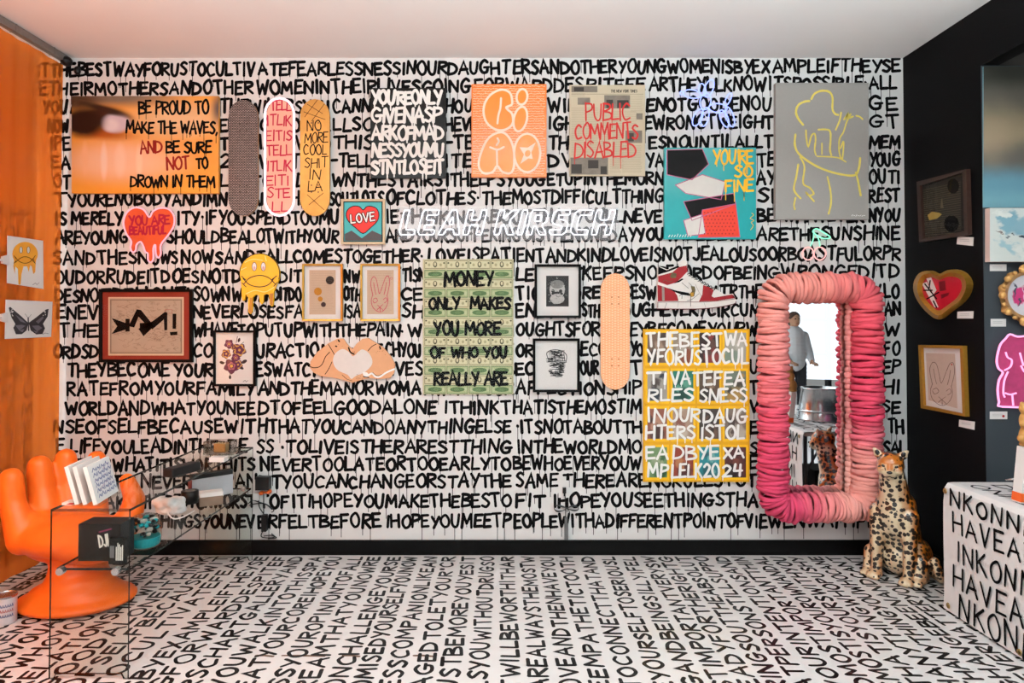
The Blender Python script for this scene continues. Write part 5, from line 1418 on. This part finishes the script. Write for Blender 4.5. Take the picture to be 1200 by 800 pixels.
mx = N.new('ShaderNodeMix'); mx.data_type = 'RGBA'; mx.inputs[6].default_value = lin('#fb7a26'); mx.inputs[7].default_value = lin('#ff953c'); L.new(nz.outputs['Fac'], mx.inputs[0])
L.new(mx.outputs[2], d_.inputs[0]); L.new(mx.outputs[2], tl_.inputs[0])
g_ = N.new('ShaderNodeBsdfGlossy'); g_.inputs['Roughness'].default_value = .12
a1 = N.new('ShaderNodeMixShader'); a1.inputs[0].default_value = .25; L.new(d_.outputs[0], a1.inputs[1]); L.new(tl_.outputs[0], a1.inputs[2])
a2 = N.new('ShaderNodeMixShader'); a2.inputs[0].default_value = .55; L.new(a1.outputs[0], a2.inputs[1]); L.new(t_.outputs[0], a2.inputs[2])
a3 = N.new('ShaderNodeMixShader'); a3.inputs[0].default_value = .03; L.new(a2.outputs[0], a3.inputs[1]); L.new(g_.outputs[0], a3.inputs[2]); L.new(a3.outputs[0], out_.inputs[0])
part('sheet', m, cm, root)
m = MB(); m.box((XCUR-.018, YC0, ZC-.05), (XCUR+.018, D-.05, ZC-.004))
for i in range(8): m.box((XCUR-.02, 2.0+i*.36, ZC-.052), (XCUR+.02, 2.012+i*.36, ZC-.002))
part('rail', m, mat('galvanised_rail','#8d8984',.35,metal=.7,var=.15), root)
m = MB(); m.smooth = True; m.ball((XCUR+.015, D-.06, ZC-.045), (.038,.04,.034)); m.ball((XCUR+.075, D-.035, ZC-.10), (.022,.02,.03)); part('end_stop', m, M_BLACKP, root, 'black rounded end stop')
CUR = Side(XCUR+.014, 1)
def clipped(label, q, draw, mats, clip):
    root = thing('clipped_print', label, 'print', CUR.at((q[0][0]+q[3][0])/2, q[1][1], 0), 'prints clipped to the orange curtain')
    m = MB(); m.poly(CUR, q, .006, .003, 0); draw(m); part('paper', m, mats, root)
    m = MB(); cx, cy = clip; m.poly(CUR, [(cx-5,cy-4),(cx-5,cy+4),(cx+2.5,cy+6),(cx+2.5,cy-6)], .014, .001); m.tube([CUR.at(cx-5,cy,.008), CUR.at(cx-10,cy,.012)], .008, 6); part('clip', m, mat('white_clip','#d6d0ce',.35), root)
def d_sm(m):
    S = lambda p: [(8.3+x*.1435, 276.2+(y-318)*.302+(x-30)*.041) for x, y in p]     # from the crop of the curtain (x 0-300, y 318-530)
    bq = [(98+50*cos(radians(a)), 392+48*sin(radians(a))) for a in range(150, 391, 15)]
    bq += [(140,425),(138,462),(130,470),(124,440),(118,435),(112,462),(106,440),(92,440),(84,470),(80,512),(72,510),(70,450),(60,440),(58,470),(52,440)]
    Sx = lambda p: zo(0, 180, 3.333, p)
    m.poly(CUR, Sx(bq), .0066, None, 1)
    for ex in (82, 111): m.poly(CUR, Sx(ell(ex,376,6,13,0,12)), .007, None, 2); m.ribbon(CUR, Sx(ell(ex,376,6,13,0,12)), .4, .0074, 3, closed=True)
    for s_ in ([(58,402),(75,420),(98,428),(120,420),(138,398)],[(60,425),(80,408),(98,402),(118,408),(134,425)],[(54,398),(64,410)],[(54,428),(64,418)],[(130,412),(138,430)]): m.ribbon(CUR, catmull(Sx(s_),4), .6, .0074, 3)
    m.ribbon(CUR, Sx([(128,512),(138,505),(144,511),(153,504)]), .4, .007, 3)
clipped('white print of an orange dripping frowning smiley clipped to the curtain', [(9,276),(8.5,331.5),(51,338.5),(50.5,282)], d_sm, [M_PAPER, mat('orange_yellow_ink','#e39a2e',.6), mat('pale_eye_ink','#d8cfc8',.6), M_INK], (8.5,304.5))
def d_bf(m):
    Sx = lambda p: zo(0, 180, 3.333, p)
    for k, p in ((1,[(110,660),(80,632),(40,598),(34,602),(45,640),(60,665),(52,680),(62,705),(85,705),(104,690),(110,665)]),(1,[(112,660),(140,640),(180,608),(190,606),(186,636),(168,664),(176,682),(166,704),(142,706),(120,690)])):
        m.poly(CUR, Sx(p), .0066, None, k)
    for p in ([(60,628),(90,650),(102,662),(80,655)],[(60,670),(85,668),(100,672),(75,690)],[(140,655),(165,636),(172,640),(150,664)],[(125,672),(150,670),(165,680),(145,694)],[(75,690),(95,684),(88,698)],[(130,690),(150,696),(140,700)]): m.poly(CUR, Sx(p), .007, None, 2)
    for i in range(14): m.poly(CUR, Sx(ell(R.choice((R.uniform(42,58),R.uniform(168,184))),R.uniform(605,640),2.2,2.2,0,6)), .0072, None, 0)
    m.ribbon(CUR, Sx([(110,640),(111,668),(112,690)]), 1.5, .0075, 1); m.ribbon(CUR, Sx([(110,642),(98,625)]), .35, .0072, 1); m.ribbon(CUR, Sx([(111,642),(122,628)]), .35, .0072, 1)
    m.ribbon(CUR, Sx([(166,706),(176,700),(190,703)]), .4, .007, 1)
clipped('white print of a dark grey butterfly clipped to the curtain below the smiley print', [(7,351),(6,397),(60,394.5),(61.5,353.5)], d_bf, [M_PAPER, mat('butterfly_charcoal','#2b272c',.6,var=.3,scale=60), mat('butterfly_grey','#6a636c',.6)], (7,372))

# ------------------------------------------------------------------ orange hand chair
W = at_y
root = thing('hand_chair', 'glossy orange chair shaped like an open cupped hand on a round foot', 'chair', W(88, 705, 3.9) - Vector((0,0,W(88,705,3.9).z)))
m = MB(); m.smooth = True
def fing(pts, rs):
    for i in range(len(pts)-1): m.limb(pts[i], pts[i+1], rs[i], rs[i+1], seg=16, n=8)
fing([W(13,561,3.85), W(15,590,3.84), W(27,632,3.81)], [.064,.066,.085])
fing([W(46,546,4.01), W(49,575,4.00), W(56,618,3.95)], [.066,.072,.085])
fing([W(77,537,4.13), W(80,570,4.12), W(86,618,4.03)], [.062,.068,.085])
fing([W(113,538,4.21), W(113,575,4.20), W(112,620,4.07)], [.056,.062,.08])
fing([W(149,563,3.97), W(158,585,3.93), W(150,612,3.85), W(120,632,3.83)], [.045,.058,.075,.095])
pm = W(88,627,3.89)
m.ball(pm, (.335,.21,.115), seg=28, rings=16)
m.ball(pm+Vector((-.06,.05,-.055)), (.26,.17,.11), seg=24, rings=14); m.ball(pm+Vector((.12,-.03,-.02)), (.22,.19,.12), seg=24, rings=14)
m.ball(pm+Vector((-.2,.0,.02)), (.14,.14,.11), seg=20, rings=12)
st = W(92, 662, 3.93)
m.limb(st, Vector((st.x+.0, 3.92, .10)), .15, .165); 
bc = Vector((W(88,700,3.88).x, 3.90, .035))
m.ball(bc, (.322,.262,.05), seg=36, rings=12); m.ball(bc+Vector((0,0,.035)), (.26,.2,.07), seg=30, rings=12); m.ball(bc+Vector((.01,0,.08)), (.19,.17,.1), seg=24, rings=12)
for p in list(m.v):
    p.z = max(p.z, 0.0)
o = part('shell', m, mat('orange_moulded_plastic','#e8661a',.38,var=.02,scale=3), root)
fuse(o, .013, 8)
for v in o.data.vertices:
    if v.co.z < 0.004: v.co.z = 0.001

# ------------------------------------------------------------------ bent glass table and what stands on it
TX0, TX1 = at_z(60, 793, 0).x, at_z(152, 793, 0).x
TY0, TY1, TZ, SZ = at_z(106, 794, 0).y, 4.60, .755, .485
M_TG = glassy('table_glass', '#f8fbf9', 0.07); M_EDGE = mat('dark_glass_edge','#141a18',.2,spec=.4)
root = thing('glass_table', 'long clear glass waterfall table with a lower shelf along the left of the room', 'table', ((TX0+TX1)/2, (TY0+TY1)/2, 0))
def sheet(name, pts, o, ux, vx, th):
    pl = Flat(o, ux, vx); m = MB(); m.poly(pl, pts, th, 0, 0, mside=1); n = len(pts)
    # back face
    b = m.add([pl.at(u,v,0) for u, v in pts], [list(range(n))], 0)
    return part(name, m, [M_TG, M_EDGE], root)
w = TX1-TX0
foot = [(0,TZ),(0,0),(.018,0),(.03,.022),(w-.03,.022),(w-.018,0),(w,0),(w,TZ)]
sheet('front_panel', foot, (TX0,TY0,0), (1,0,0), (0,0,1), .011)
sheet('back_panel', foot, (TX0,TY1,0), (1,0,0), (0,0,1), .011)
sheet('tabletop', [(0,0),(w,0),(w,TY1-TY0+.011),(0,TY1-TY0+.011)], (TX0,TY0-.011,TZ-.011), (1,0,0), (0,1,0), .011)
sheet('shelf', [(.015,.0),(w-.004,.0),(w-.004,TY1-TY0-.03),(.015,TY1-TY0-.03)], (TX0,TY0+.012,SZ-.01), (1,0,0), (0,1,0), .01)
for x, y in ((TX0+.05,TY0),(TX1-.055,TY0),(TX0+.05,TY1),(TX1-.055,TY1)):
    m = MB(); m.tube([(x,y-.024,SZ-.005),(x,y+.004,SZ-.005)], .017, 16); part('standoff', m, M_STEEL, root, 'round steel standoff')

# leaning prints in a clear stand
A = at_z(114, 593, TZ+.004); Bv = at_z(139, 577, TZ+.004) - A; Bv.z = 0
UP = Vector((-.047,-.006,.172)); LFT = Vector((-.105,.0,.002))
nrm = Bv.cross(UP).normalized()
if nrm.x < 0: nrm = -nrm
for i, off in enumerate((0.0, .45, .80)):
    m = MB(); base = A + LFT*off + Vector((0,0,.0085)); thk = -nrm*.017
    m.obox(base, Bv, UP, thk, 0)
    fp = Flat(base + nrm*.0004, Bv.normalized(), UP.normalized()); fp.n = nrm
    Lb, Lu = Bv.length, UP.length
    if i == 0:
        for r in range(6):
            y = Lu*(.8-.135*r); x = Lb*.14
            while x < Lb*.84:
                wd = R.uniform(.1,.2)*Lb; h = Lu*.1
                pts = [(x,y),(x+wd*.4,y+h*R.uniform(.6,1.1)),(x+wd*.6,y+h*.2),(x+wd,y+h*R.uniform(.5,1.1)),(x+wd*.8,y)]
                m.ribbon(fp, pts, .0045, .0004, 1); x += wd*1.02
        for _ in range(10):
            x, y = R.uniform(.14,.82)*Lb, R.uniform(.12,.85)*Lu; m.ribbon(fp, [(x,y),(x+.015,y+.004)], .003, .0007, 2)
    o = solo('small_canvas', m, [M_PAPER, mat('ink_blue','#2f3f7c',.5), mat('faded_pink_ink','#b98f9c',.5)], ['small white block print with blue scribbled lettering, front of the leaning three', 'plain white block print in the middle of the leaning three', 'plain white block print at the back of the leaning three'][i], 'print', 'block prints leaning on the glass table')
root = thing('acrylic_stand', 'clear acrylic stand holding the leaning block prints on the glass table', 'display stand', A)
m = MB(); p0 = A+LFT*1.0+Vector((0,0,.0005)); m.obox(p0, Bv, UP*1.02, nrm*.003, 0); part('back_plate', m, M_ACRYL, root)
m = MB(); m.obox(A+LFT*1.0+nrm*.012-Vector((0,0,.0034)), Bv, -LFT*1.0, Vector((0,0,.002)), 0); part('base_plate', m, M_ACRYL, root)
m = MB(); m.box(tuple(at_z(80,592,TZ+.001)-Vector((.03,0,0))), tuple(at_z(80,592,TZ+.001)+Vector((.02,.06,.012)))); m.box(tuple(at_z(80,592,TZ+.013)-Vector((.018,-.012,0))), tuple(at_z(80,592,TZ+.013)+Vector((.01,.04,.0012))), 1)
solo('badge_tin', m, [M_PAPER, M_RED], 'small white tin with a red patch beside the leaning prints', 'tin', bevel=.002)

def tb(px, py, z=TZ+.001): return at_z(px, py, z)
# black long case on the table top
a = tb(203,560.5); b = tb(236,551)
d = (b-a); d.z = 0; per = Vector((-d.y, d.x, 0)).normalized()*.075
m = MB(); m.obox(a, d, per, Vector((0,0,.05)), 0)
solo('long_case', m, [mat('black_leather_case','#1a1718',.5)], 'long black case lying on the glass tabletop', 'case', bevel=.01)
a = tb(245,541.5); m = MB(); m.box((a.x,a.y,a.z), (a.x+.09,a.y+.06,a.z+.028)); m.box((a.x+.01,a.y+.008,a.z+.028), (a.x+.08,a.y+.05,a.z+.03), 1)
solo('white_box', m, [M_PAPER, mat('box_label_grey','#b9b2ae',.6)], 'small white box lying flat on the glass tabletop', 'box', bevel=.003)
a = tb(259,531.5)
root = thing('glass_dish', 'square cut-glass dish with a gold packet at the far end of the tabletop', 'dish', (a.x,a.y,TZ+.001))
m = MB(); m.box((a.x-.09,a.y-.055,TZ+.001),(a.x+.09,a.y+.055,TZ+.012))
for sx in (-1,1):
    m.box((a.x+sx*.085-.005,a.y-.055,TZ+.012),(a.x+sx*.085+.005,a.y+.055,TZ+.085)); m.box((a.x-.08,a.y+sx*.05-.005,TZ+.012),(a.x+.08,a.y+sx*.05+.005,TZ+.085))
for i in range(9): m.ball((a.x-.08+.02*i, a.y-.056, TZ+.085), (.008,.006,.008), seg=8, rings=5)
part('bowl', m, glassy('cut_glass','#efece8',.15), root)
m = MB(); m.box((a.x-.035,a.y-.03,TZ+.014),(a.x+.04,a.y+.03,TZ+.07)); part('packet', m, mat('gold_foil','#c9a76a',.3,metal=.4), root, bevel=.004)

# shelf: black camera box, small black box, sweets jar, crumpled bag, tape roll, speaker, little brown box
a = tb(89,660,SZ+.001)
m = MB(); Y0 = a.y+.03; x0, x1 = a.x-.01, at_y(141,640,Y0).x
m.box((x0,Y0,SZ+.001),(x1,Y0+.12,SZ+.172), 0)
fp = Flat((x0,Y0,SZ), (1,0,0), (0,0,1))
scribe(m, fp, 'DJI', (x1-x0)*.52, .065, (x1-x0)*.74, .072, .055, .008, .0006, 1, up=1, jit=.2)
m.ribbon(fp, [((x1-x0)*.5,.135),((x1-x0)*.78,.15)], .007, .0006, 2)
solo('camera_box', m, [mat('matt_black_carton','#1b191b',.55), M_WHITE, mat('magenta_stripe','#8a2c56',.5)], 'large black carton with white letters at the front of the glass shelf', 'box', bevel=.002)
b = tb(127,661,SZ+.001); m = MB(); m.box((b.x,b.y,SZ+.001),(b.x+.075,b.y+.022,SZ+.118),0)
fp = Flat((b.x,b.y,SZ), (1,0,0), (0,0,1))
for i in range(5): m.ribbon(fp, [(.036+.007*i, .02),(.036+.007*i, R.uniform(.075,.1))], .005, .0006, 1)
m.rect(fp, .006,.03,.026,.085,.0006,None,2)
solo('battery_box', m, [M_BLACKP, M_WHITE, mat('grey_label','#77757a',.5)], 'small black packet with upright white stripes of print in front of the carton', 'box', bevel=.0015)
j = tb(172,641,SZ+.001); j.x = TX1-.085
root = thing('sweets_jar', 'rounded clear jar of dark and pale sweets with a turquoise band on the glass shelf', 'jar', j)
m = MB(); m.smooth = True; m.lathe([(.045,.0),(.068,.01),(.074,.05),(.072,.11),(.06,.15),(.048,.158)], j, 28); part('glass', m, glassy('jar_glass','#e9f0ee',.12), root)
m = MB(); m.lathe([(.05,.006),(.066,.016),(.069,.03),(.069,.055),(.0,.056)], j, 24); part('turquoise_filling', m, mat('turquoise_sweets','#1aa0a6',.4), root)
for i in range(46):
    m = MB(); m.smooth = True; an = R.uniform(0,2*pi); rr = R.uniform(.035,.056)
    m.ball(j+Vector((rr*cos(an),rr*sin(an),R.uniform(.066,.142))), (.019,.011,.009), Matrix.Rotation(R.uniform(0,3),3,'Z') @ Matrix.Rotation(R.uniform(0,3),3,'X'), seg=8, rings=6)
    part('sweet', m, (mat('dark_sweet','#241c1e',.3), mat('pale_sweet','#cdb9b0',.3), mat('dark_sweet','#241c1e',.3), mat('turquoise_sweets','#1aa0a6',.4))[i % 4], root)
c0 = tb(201,603,SZ+.001)
m = MB(); m.smooth = True
for i in range(16): m.ball(c0+Vector((R.uniform(-.075,.075),R.uniform(-.05,.05),R.uniform(.035,.085))), (R.uniform(.02,.045),R.uniform(.02,.04),R.uniform(.02,.034)), Matrix.Rotation(R.uniform(0,3),3,'Z'), seg=10, rings=7)
m.ball(c0+Vector((0,0,.03)), (.09,.06,.03), seg=16, rings=8)
o = solo('crumpled_bag', m, [mat('white_crumpled_plastic','#dcd9d8',.4,bump=.4,scale=60)], 'crumpled white plastic bag on the glass shelf', 'bag'); fuse(o, .008, 2)
m = MB()
cp = [(.02,-.085,.035),(.04,-.10,.02),(.07,-.105,.007),(.10,-.06,.007),(.105,.06,.007)]
m.tube([tuple(c0+Vector(p)) for p in catmull(cp,5)], .004, 6); solo('white_cable', m, [M_PAPER], 'thin white cable trailing beside the crumpled bag', 'cable')
t0 = tb(217,592,SZ+.001); t0.y += .06; t0.x = max(t0.x, TX0+.08)
root = thing('tape_roll', 'black roll of tape standing behind the crumpled bag', 'tape', t0)
m = MB(); m.smooth = True; m.lathe([(.05,.0),(.05,.075),(.03,.075),(.03,.0)], t0, 26); part('tape', m, M_BLACKP, root)
m = MB(); m.lathe([(.0299,.002),(.0299,.076),(.024,.076),(.024,.002)], t0, 22); part('core', m, mat('grey_card_core','#8b8580',.7), root)
a = tb(225,586,SZ+.001); b = at_y(273,572,4.44); b.z = SZ+.001
d = b-a; d.z = 0; per = Vector((-d.y,d.x,0)).normalized()*.05; hgt = .155
root = thing('speaker', 'grey mesh speaker with a black top standing on the glass shelf', 'speaker', a)
m = MB(); m.obox(a, d, per, Vector((0,0,hgt*.8)), 0); part('grille', m, mat('grey_speaker_mesh','#b4b5ba',.6,metal=0,var=.2,scale=400), root)
m = MB(); m.obox(a+Vector((0,0,hgt*.8))-d*.004, d*1.008, per, Vector((0,0,hgt*.2)), 0); part('top_band', m, M_BLACKP, root, bevel=.005)
m = MB(); m.obox(a-d.normalized()*.008, d.normalized()*.007, per, Vector((0,0,hgt*.8)), 0); part('side_cap', m, mat('red_brown_cap','#7a2f24',.4), root)
a = tb(234,594,SZ+.001); m = MB(); m.obox(a, Vector((.115,.06,0)), Vector((-.035,.07,0)), Vector((0,0,.055)), 0); m.obox(a+Vector((0,0,.055)), Vector((.115,.06,0)), Vector((-.035,.07,0)), Vector((0,0,.025)), 1)
solo('small_carton', m, [mat('brown_carton','#7c6454',.6), M_PAPER], 'small brown carton with a white lid on the glass shelf', 'box')

# paint tin on the floor
p = at_z(6, 729, 0)
root = thing('paint_tin', 'small white-labelled paint tin on the floor beside the orange chair', 'tin', (p.x,p.y,0))
m = MB(); m.lathe([(.05,.0),(.053,.004),(.053,.14),(.05,.143)], p, 30); 
for r in range(3):
    for k in range(12):
        a0 = -2.6+k*.2; pl = [(cos(a0+t*.13)*.0536, sin(a0+t*.13)*.0536) for t in (0,.5,1)]
        z0 = .095-.026*r
        m.tube([p+Vector((pl[0][0],pl[0][1],z0)), p+Vector((pl[1][0],pl[1][1],z0+.014)), p+Vector((pl[2][0],pl[2][1],z0))], .0022, 4, m=1 if r != 1 else 2)
part('body', m, [mat('white_tin_label','#cfcbd0',.4), mat('label_blue_print','#3d4a7c',.5), mat('label_red_print','#b0503e',.5)], root)
m = MB(); m.lathe([(.0545,.139),(.0555,.148),(.05,.15),(.048,.146)], p, 30); part('rim', m, M_STEEL, root)

# ------------------------------------------------------------------ cloth-draped serving table at the right
DX, DY1, DY0, DZ = at_z(1110,715,0).x, at_z(1110,715,0).y, 2.0, .70
root = thing('folding_table', 'white-topped folding table with grey legs under the lettered sheet', 'table', (3.0,(DY0+DY1)/2,0))
m = MB(); m.box((DX+.02,DY0,DZ-.035),(3.45,DY1-.015,DZ)); part('tabletop', m, mat('white_table_plastic','#d8d6d4',.5), root, bevel=.006)
for x in (DX+.12, 3.3):
    for y in (DY0+.25, DY1-.22):
        m = MB(); m.tube([(x,y,DZ-.036),(x,y,0)], .016, 10); part('leg', m, mat('grey_table_leg','#6c6d70',.4,metal=.4), root)
m = MB()
for y in (DY0+.25, DY1-.22): m.tube([(DX+.12,y,.3),(3.3,y,.3)], .01, 8)
m2 = MB(); m2.tube([(DX+.12,DY1-.22,.32),(3.0,DY1-.6,DZ-.04)], .01, 8); part('brace', m2, mat('grey_table_leg','#6c6d70',.4,metal=.4), root)
# the sheet: a drop on the left side rounding over the edge and lying on the top
m = MB(); m.smooth = False
prof = [(DX-.012,.012)]+[(DX-.010+.002*sin(z*9), z) for z in [.1*i for i in range(1,7)]]+[(DX-.004,DZ-.02),(DX+.012,DZ+.004),(DX+.04,DZ+.007),(DX+.3,DZ+.006),(DX+.62,DZ+.006)]
ys = [DY1-.002-(DY1-1.9)*i/40 for i in range(41)]
V = []
for y in ys:
    for k, (x, z) in enumerate(prof):
        wv = .003*sin(y*6+z*3) if z < DZ-.05 else 0
        V.append((x-abs(wv)*.8-.002, y+(.012*(DZ-z) if y > DY1-.01 else 0), z))
n = len(prof)
m.add(V, [(i*n+k, i*n+k+1, (i+1)*n+k+1, (i+1)*n+k) for i in range(40) for k in range(n-1)])
FR = Flat((DX-.019, DY1, 0), (0,-1,0), (0,0,1))
for t, u0, v, h, u1 in (('NKONNKONME',.07,.60,.085,1.1),('HAVEADRINK',.09,.462,.10,1.02),('INKONMEHAVE',.12,.312,.108,1.15),('HAVEADRINK',.085,.168,.112,1.05),('NKONMEHAVEA',.13,.025,.12,1.35)):
    scribe(m, FR, t, u0, v, u1, v, h, .0145, .001, 1, up=1, jit=1.2, track=.25)
TP = Flat((DX, DY1, DZ+.0075), (0,-1,0), (1,0,0)); TP.n = Vector((0,0,1))
for r in range(4): scribe(m, TP, ('ONMEHAVEA','DRINKONME','HAVEADRIN','KONMEHAVE')[r], .08, .07+.13*r, 1.1, .07+.13*r, .085, .012, .001, 1, up=1)
o = solo('lettered_sheet', m, [mat('white_banner_cloth','#e2dcda',.6,var=.02), M_INK, mat('brass_eyelet','#9b7a4a',.35,metal=.6)], 'white sheet with black handwriting draped over the table at the right edge', 'tablecloth')
for u, v in ((.045,.045),(.56,.04),(.03,.665)):
    m = MB(); m.lathe([(.016,.0),(.014,.003),(.007,.003),(.006,.0)], FR.at(u,v,.004), 16, ax=(-1,0,0))
    e = part('eyelet', m, mat('brass_eyelet','#9b7a4a',.35,metal=.6), o)
# display card, figurine, tray, tub, bottles
q = Vector((2.530, 3.34, DZ+.012))
m = MB(); bx = Vector((q.x-.012,q.y,DZ+.012))
m.obox(bx, Vector((.045,0,0)), Vector((.0,.06,0)), Vector((.03,.0,.27)), 0); m.obox(bx+Vector((-.001,-.0012,.006)), Vector((.045,0,0)), Vector((0,.0625,0)), Vector((.0045,0,.042)), 1)
solo('display_box', m, [M_PAPER, mat('orange_band','#d2551d',.5)], 'upright white box with an orange band near its foot at the right edge', 'box')
fz = DZ+.285; fx, fy = q.x+.045, q.y+.03
m = MB(); m.smooth = True
m.ball((fx,fy,fz+.05),(.036,.032,.052)); m.ball((fx-.01,fy-.005,fz+.125),(.028,.028,.045)); m.ball((fx-.016,fy-.01,fz+.185),(.026,.026,.026)); m.ball((fx-.034,fy-.01,fz+.04),(.02,.02,.02)); m.ball((fx-.03,fy-.015,fz+.11),(.016,.016,.018)); m.ball((fx-.004,fy-.01,fz+.212),(.012,.011,.013)); m.ball((fx-.03,fy-.01,fz+.208),(.011,.011,.012)); m.ball((fx,fy,fz+.008),(.036,.032,.012))
o = solo('figurine', m, [mat('honey_brown_wood','#a8763c',.5,var=.25,scale=30)], 'honey brown carved figurine standing on the white box at the right edge', 'figurine'); fuse(o, .006, 3)
q2 = at_z(1178,562.5,DZ+.009)
m = MB(); m.smooth = True; m.tube([tuple(v) for v in (q2, q2+Vector((.05,-.02,.012)), q2+Vector((.11,-.05,.03)), q2+Vector((.2,-.1,.03)))], [.005,.012,.014,.010], 10)
solo('corkscrew', m, [M_STEEL], 'slim silver bar tool lying on the lettered sheet', 'tool')
bk = Vector((2.93, 3.15, DZ+.0085))
root = thing('ice_tub', 'galvanised metal tub on the white table, seen in the pink mirror', 'tub', bk)
m = MB(); m.smooth = True; m.lathe([(.205,.0),(.205,.012),(.198,.02),(.16,.275),(.166,.28),(.166,.29),(.152,.29),(.15,.27),(.0,.24)], bk, 40); m.lathe([(.201,.08),(.197,.09),(.193,.095)], bk, 40); part('shell', m, mat('galvanised_tub','#b4b6b8',.22,metal=.95,var=.12,scale=20), root)
m = MB(); m.tube([tuple(bk+Vector((.05+.03*cos(a), .19, .09+.04*sin(a)))) for a in [pi*i/8+pi for i in range(9)]], .006, 8); part('handle', m, M_STEEL, root)
def bottle(label, base, ax, parts, group=None):
    root = thing('bottle', label, 'bottle', base, group)
    for nm, prof, mt in parts:
        m = MB(); m.smooth = True; m.lathe(prof, base, 20, ax=ax); part(nm, m, mt, root)
bottle('tall blue glass bottle beside the metal tub in the mirror', Vector((3.26,3.17,DZ+.001)), (0,0,1), [('glass',[(.05,.0),(.052,.01),(.052,.2),(.045,.24),(.02,.29),(.018,.36)],mat('cobalt_glass','#1d4fae',.12,coat=.5)),('label',[(.0524,.05),(.0526,.055),(.0526,.16),(.0524,.165)],M_PAPER),('cap',[(.019,.355),(.019,.39),(.016,.395)],M_STEEL)])
bottle('short dark bottle between the tub and the blue bottle', Vector((3.22,3.3,DZ+.001)), (0,0,1), [('glass',[(.032,.0),(.034,.01),(.034,.12),(.014,.16),(.013,.2)],mat('dark_glass','#12161a',.15,coat=.5))])
bottle('dark bottle with a gold foil neck leaning beside the tub', Vector((2.64,2.88,DZ+.023)), (.28,.02,1), [('glass',[(.042,.0),(.045,.01),(.045,.2),(.03,.25),(.018,.3)],mat('dark_glass','#12161a',.15,coat=.5)),('foil_neck',[(.019,.295),(.017,.33),(.016,.42),(.013,.43)],mat('gold_foil','#c9a76a',.3,metal=.4))])
for i, (x, y, sx, sy, sz, lb) in enumerate(((2.75,3.1,.42,.3,.3,'dark carton under the white folding table, nearer the camera'),(2.85,3.44,.36,.22,.24,'dark carton under the white folding table, nearer the mirror'))):
    m = MB(); m.box((x,y,0),(x+sx,y+sy,sz)); m.box((x+.004,y+.004,sz),(x+sx/2-.002,y+sy-.004,sz+.004)); m.box((x+sx/2+.002,y+.004,sz),(x+sx-.004,y+sy-.004,sz+.004))
    solo('carton', m, [mat('dark_carton','#38312d',.8)], lb, 'box')

# ------------------------------------------------------------------ the person seen in the mirror
PX, PY = 4.72, -1.15
root = thing('person', 'person in a loose pale grey shirt standing by the storefront, seen in the mirror', 'person', (PX,PY,0))
def q3(x, y, z): return Vector((PX+x, PY+y, z))
m = MB(); m.smooth = True      # skin: head, neck, hands, feet as one continuous figure
m.ball(q3(0,.02,1.62),(.075,.095,.115)); m.ball(q3(0,.075,1.585),(.055,.05,.07)); m.ball(q3(0,.115,1.61),(.013,.02,.02)); m.limb(q3(0,0,1.55), q3(0,-.01,1.42), .055, .06)
for s in (-1,1): m.ball(q3(s*.077,.01,1.61),(.012,.022,.032))
m.limb(q3(0,-.01,1.36), q3(0,0,1.0), .13, .13)
for s in (-1,1):
    m.limb(q3(s*.15,-.01,1.37), q3(s*.215,.03,1.10), .05, .04); m.limb(q3(s*.215,.03,1.10), q3(s*.16,.24,.98), .038, .028)
    h = q3(s*.155,.29,.965); m.ball(h,(.042,.055,.02))
    for k in range(4):
        x = s*(.155)+(k-1.5)*.021; L1 = (.04,.047,.044,.034)[k]
        m.limb(q3(x,.33,.965), q3(x,.33+L1,.955), .0105, .0095, seg=8, n=4); m.limb(q3(x,.33+L1,.955), q3(x,.33+L1*1.6,.93), .0095, .008, seg=8, n=4)
    m.limb(q3(s*.155-s*.035,.27,.965), q3(s*.155-s*.07,.315,.95), .012, .009, seg=8, n=5)
    m.limb(q3(s*.09,0,.95), q3(s*.10,.02,.5), .085, .055); m.limb(q3(s*.10,.02,.5), q3(s*.105,-.01,.09), .052, .036); m.ball(q3(s*.11,.06,.04),(.045,.12,.04))
o = part('body', m, mat('skin_tone','#b98a6e',.5), root); fuse(o, .0085, 2)
m = MB(); m.smooth = True
m.limb(q3(0,-.01,1.38), q3(0,.0,.98), .155, .165); m.ball(q3(0,-.01,1.37),(.2,.11,.085))
for s in (-1,1): m.limb(q3(s*.16,-.01,1.37), q3(s*.22,.03,1.10), .072, .064); m.limb(q3(s*.22,.03,1.10), q3(s*.175,.19,1.0), .06, .05)
o = part('shirt', m, mat('pale_grey_shirt','#dcdee2',.8), root); fuse(o, .012, 5)
m = MB(); m.smooth = True
m.ball(q3(0,0,.95),(.165,.12,.1))
for s in (-1,1): m.limb(q3(s*.09,0,.93), q3(s*.10,.02,.5), .1, .075); m.limb(q3(s*.10,.02,.5), q3(s*.105,-.01,.1), .072, .06)
o = part('trousers', m, mat('dark_trousers','#2c2d33',.8), root); fuse(o, .012, 4)
m = MB(); m.smooth = True; m.ball(q3(0,-.005,1.66),(.088,.105,.09)); m.ball(q3(0,-.045,1.6),(.082,.07,.1)); o = part('hair', m, mat('brown_hair','#4a342a',.7,bump=.4,scale=90), root); fuse(o, .01, 3)
for s in (-1,1):
    m = MB(); m.smooth = True; m.ball(q3(s*.11,.065,.04),(.052,.13,.045)); part('shoe', m, M_BLACKP, root)
    m = MB(); m.smooth = True; m.ball(q3(s*.03,.108,1.632),(.012,.008,.008)); part('eye', m, M_DK, root)
m = MB(); m.tube([q3(-.025,.122,1.56), q3(0,.127,1.557), q3(.025,.122,1.56)], .004, 6); part('mouth', m, mat('lip_tone','#8e4a42',.5), root)
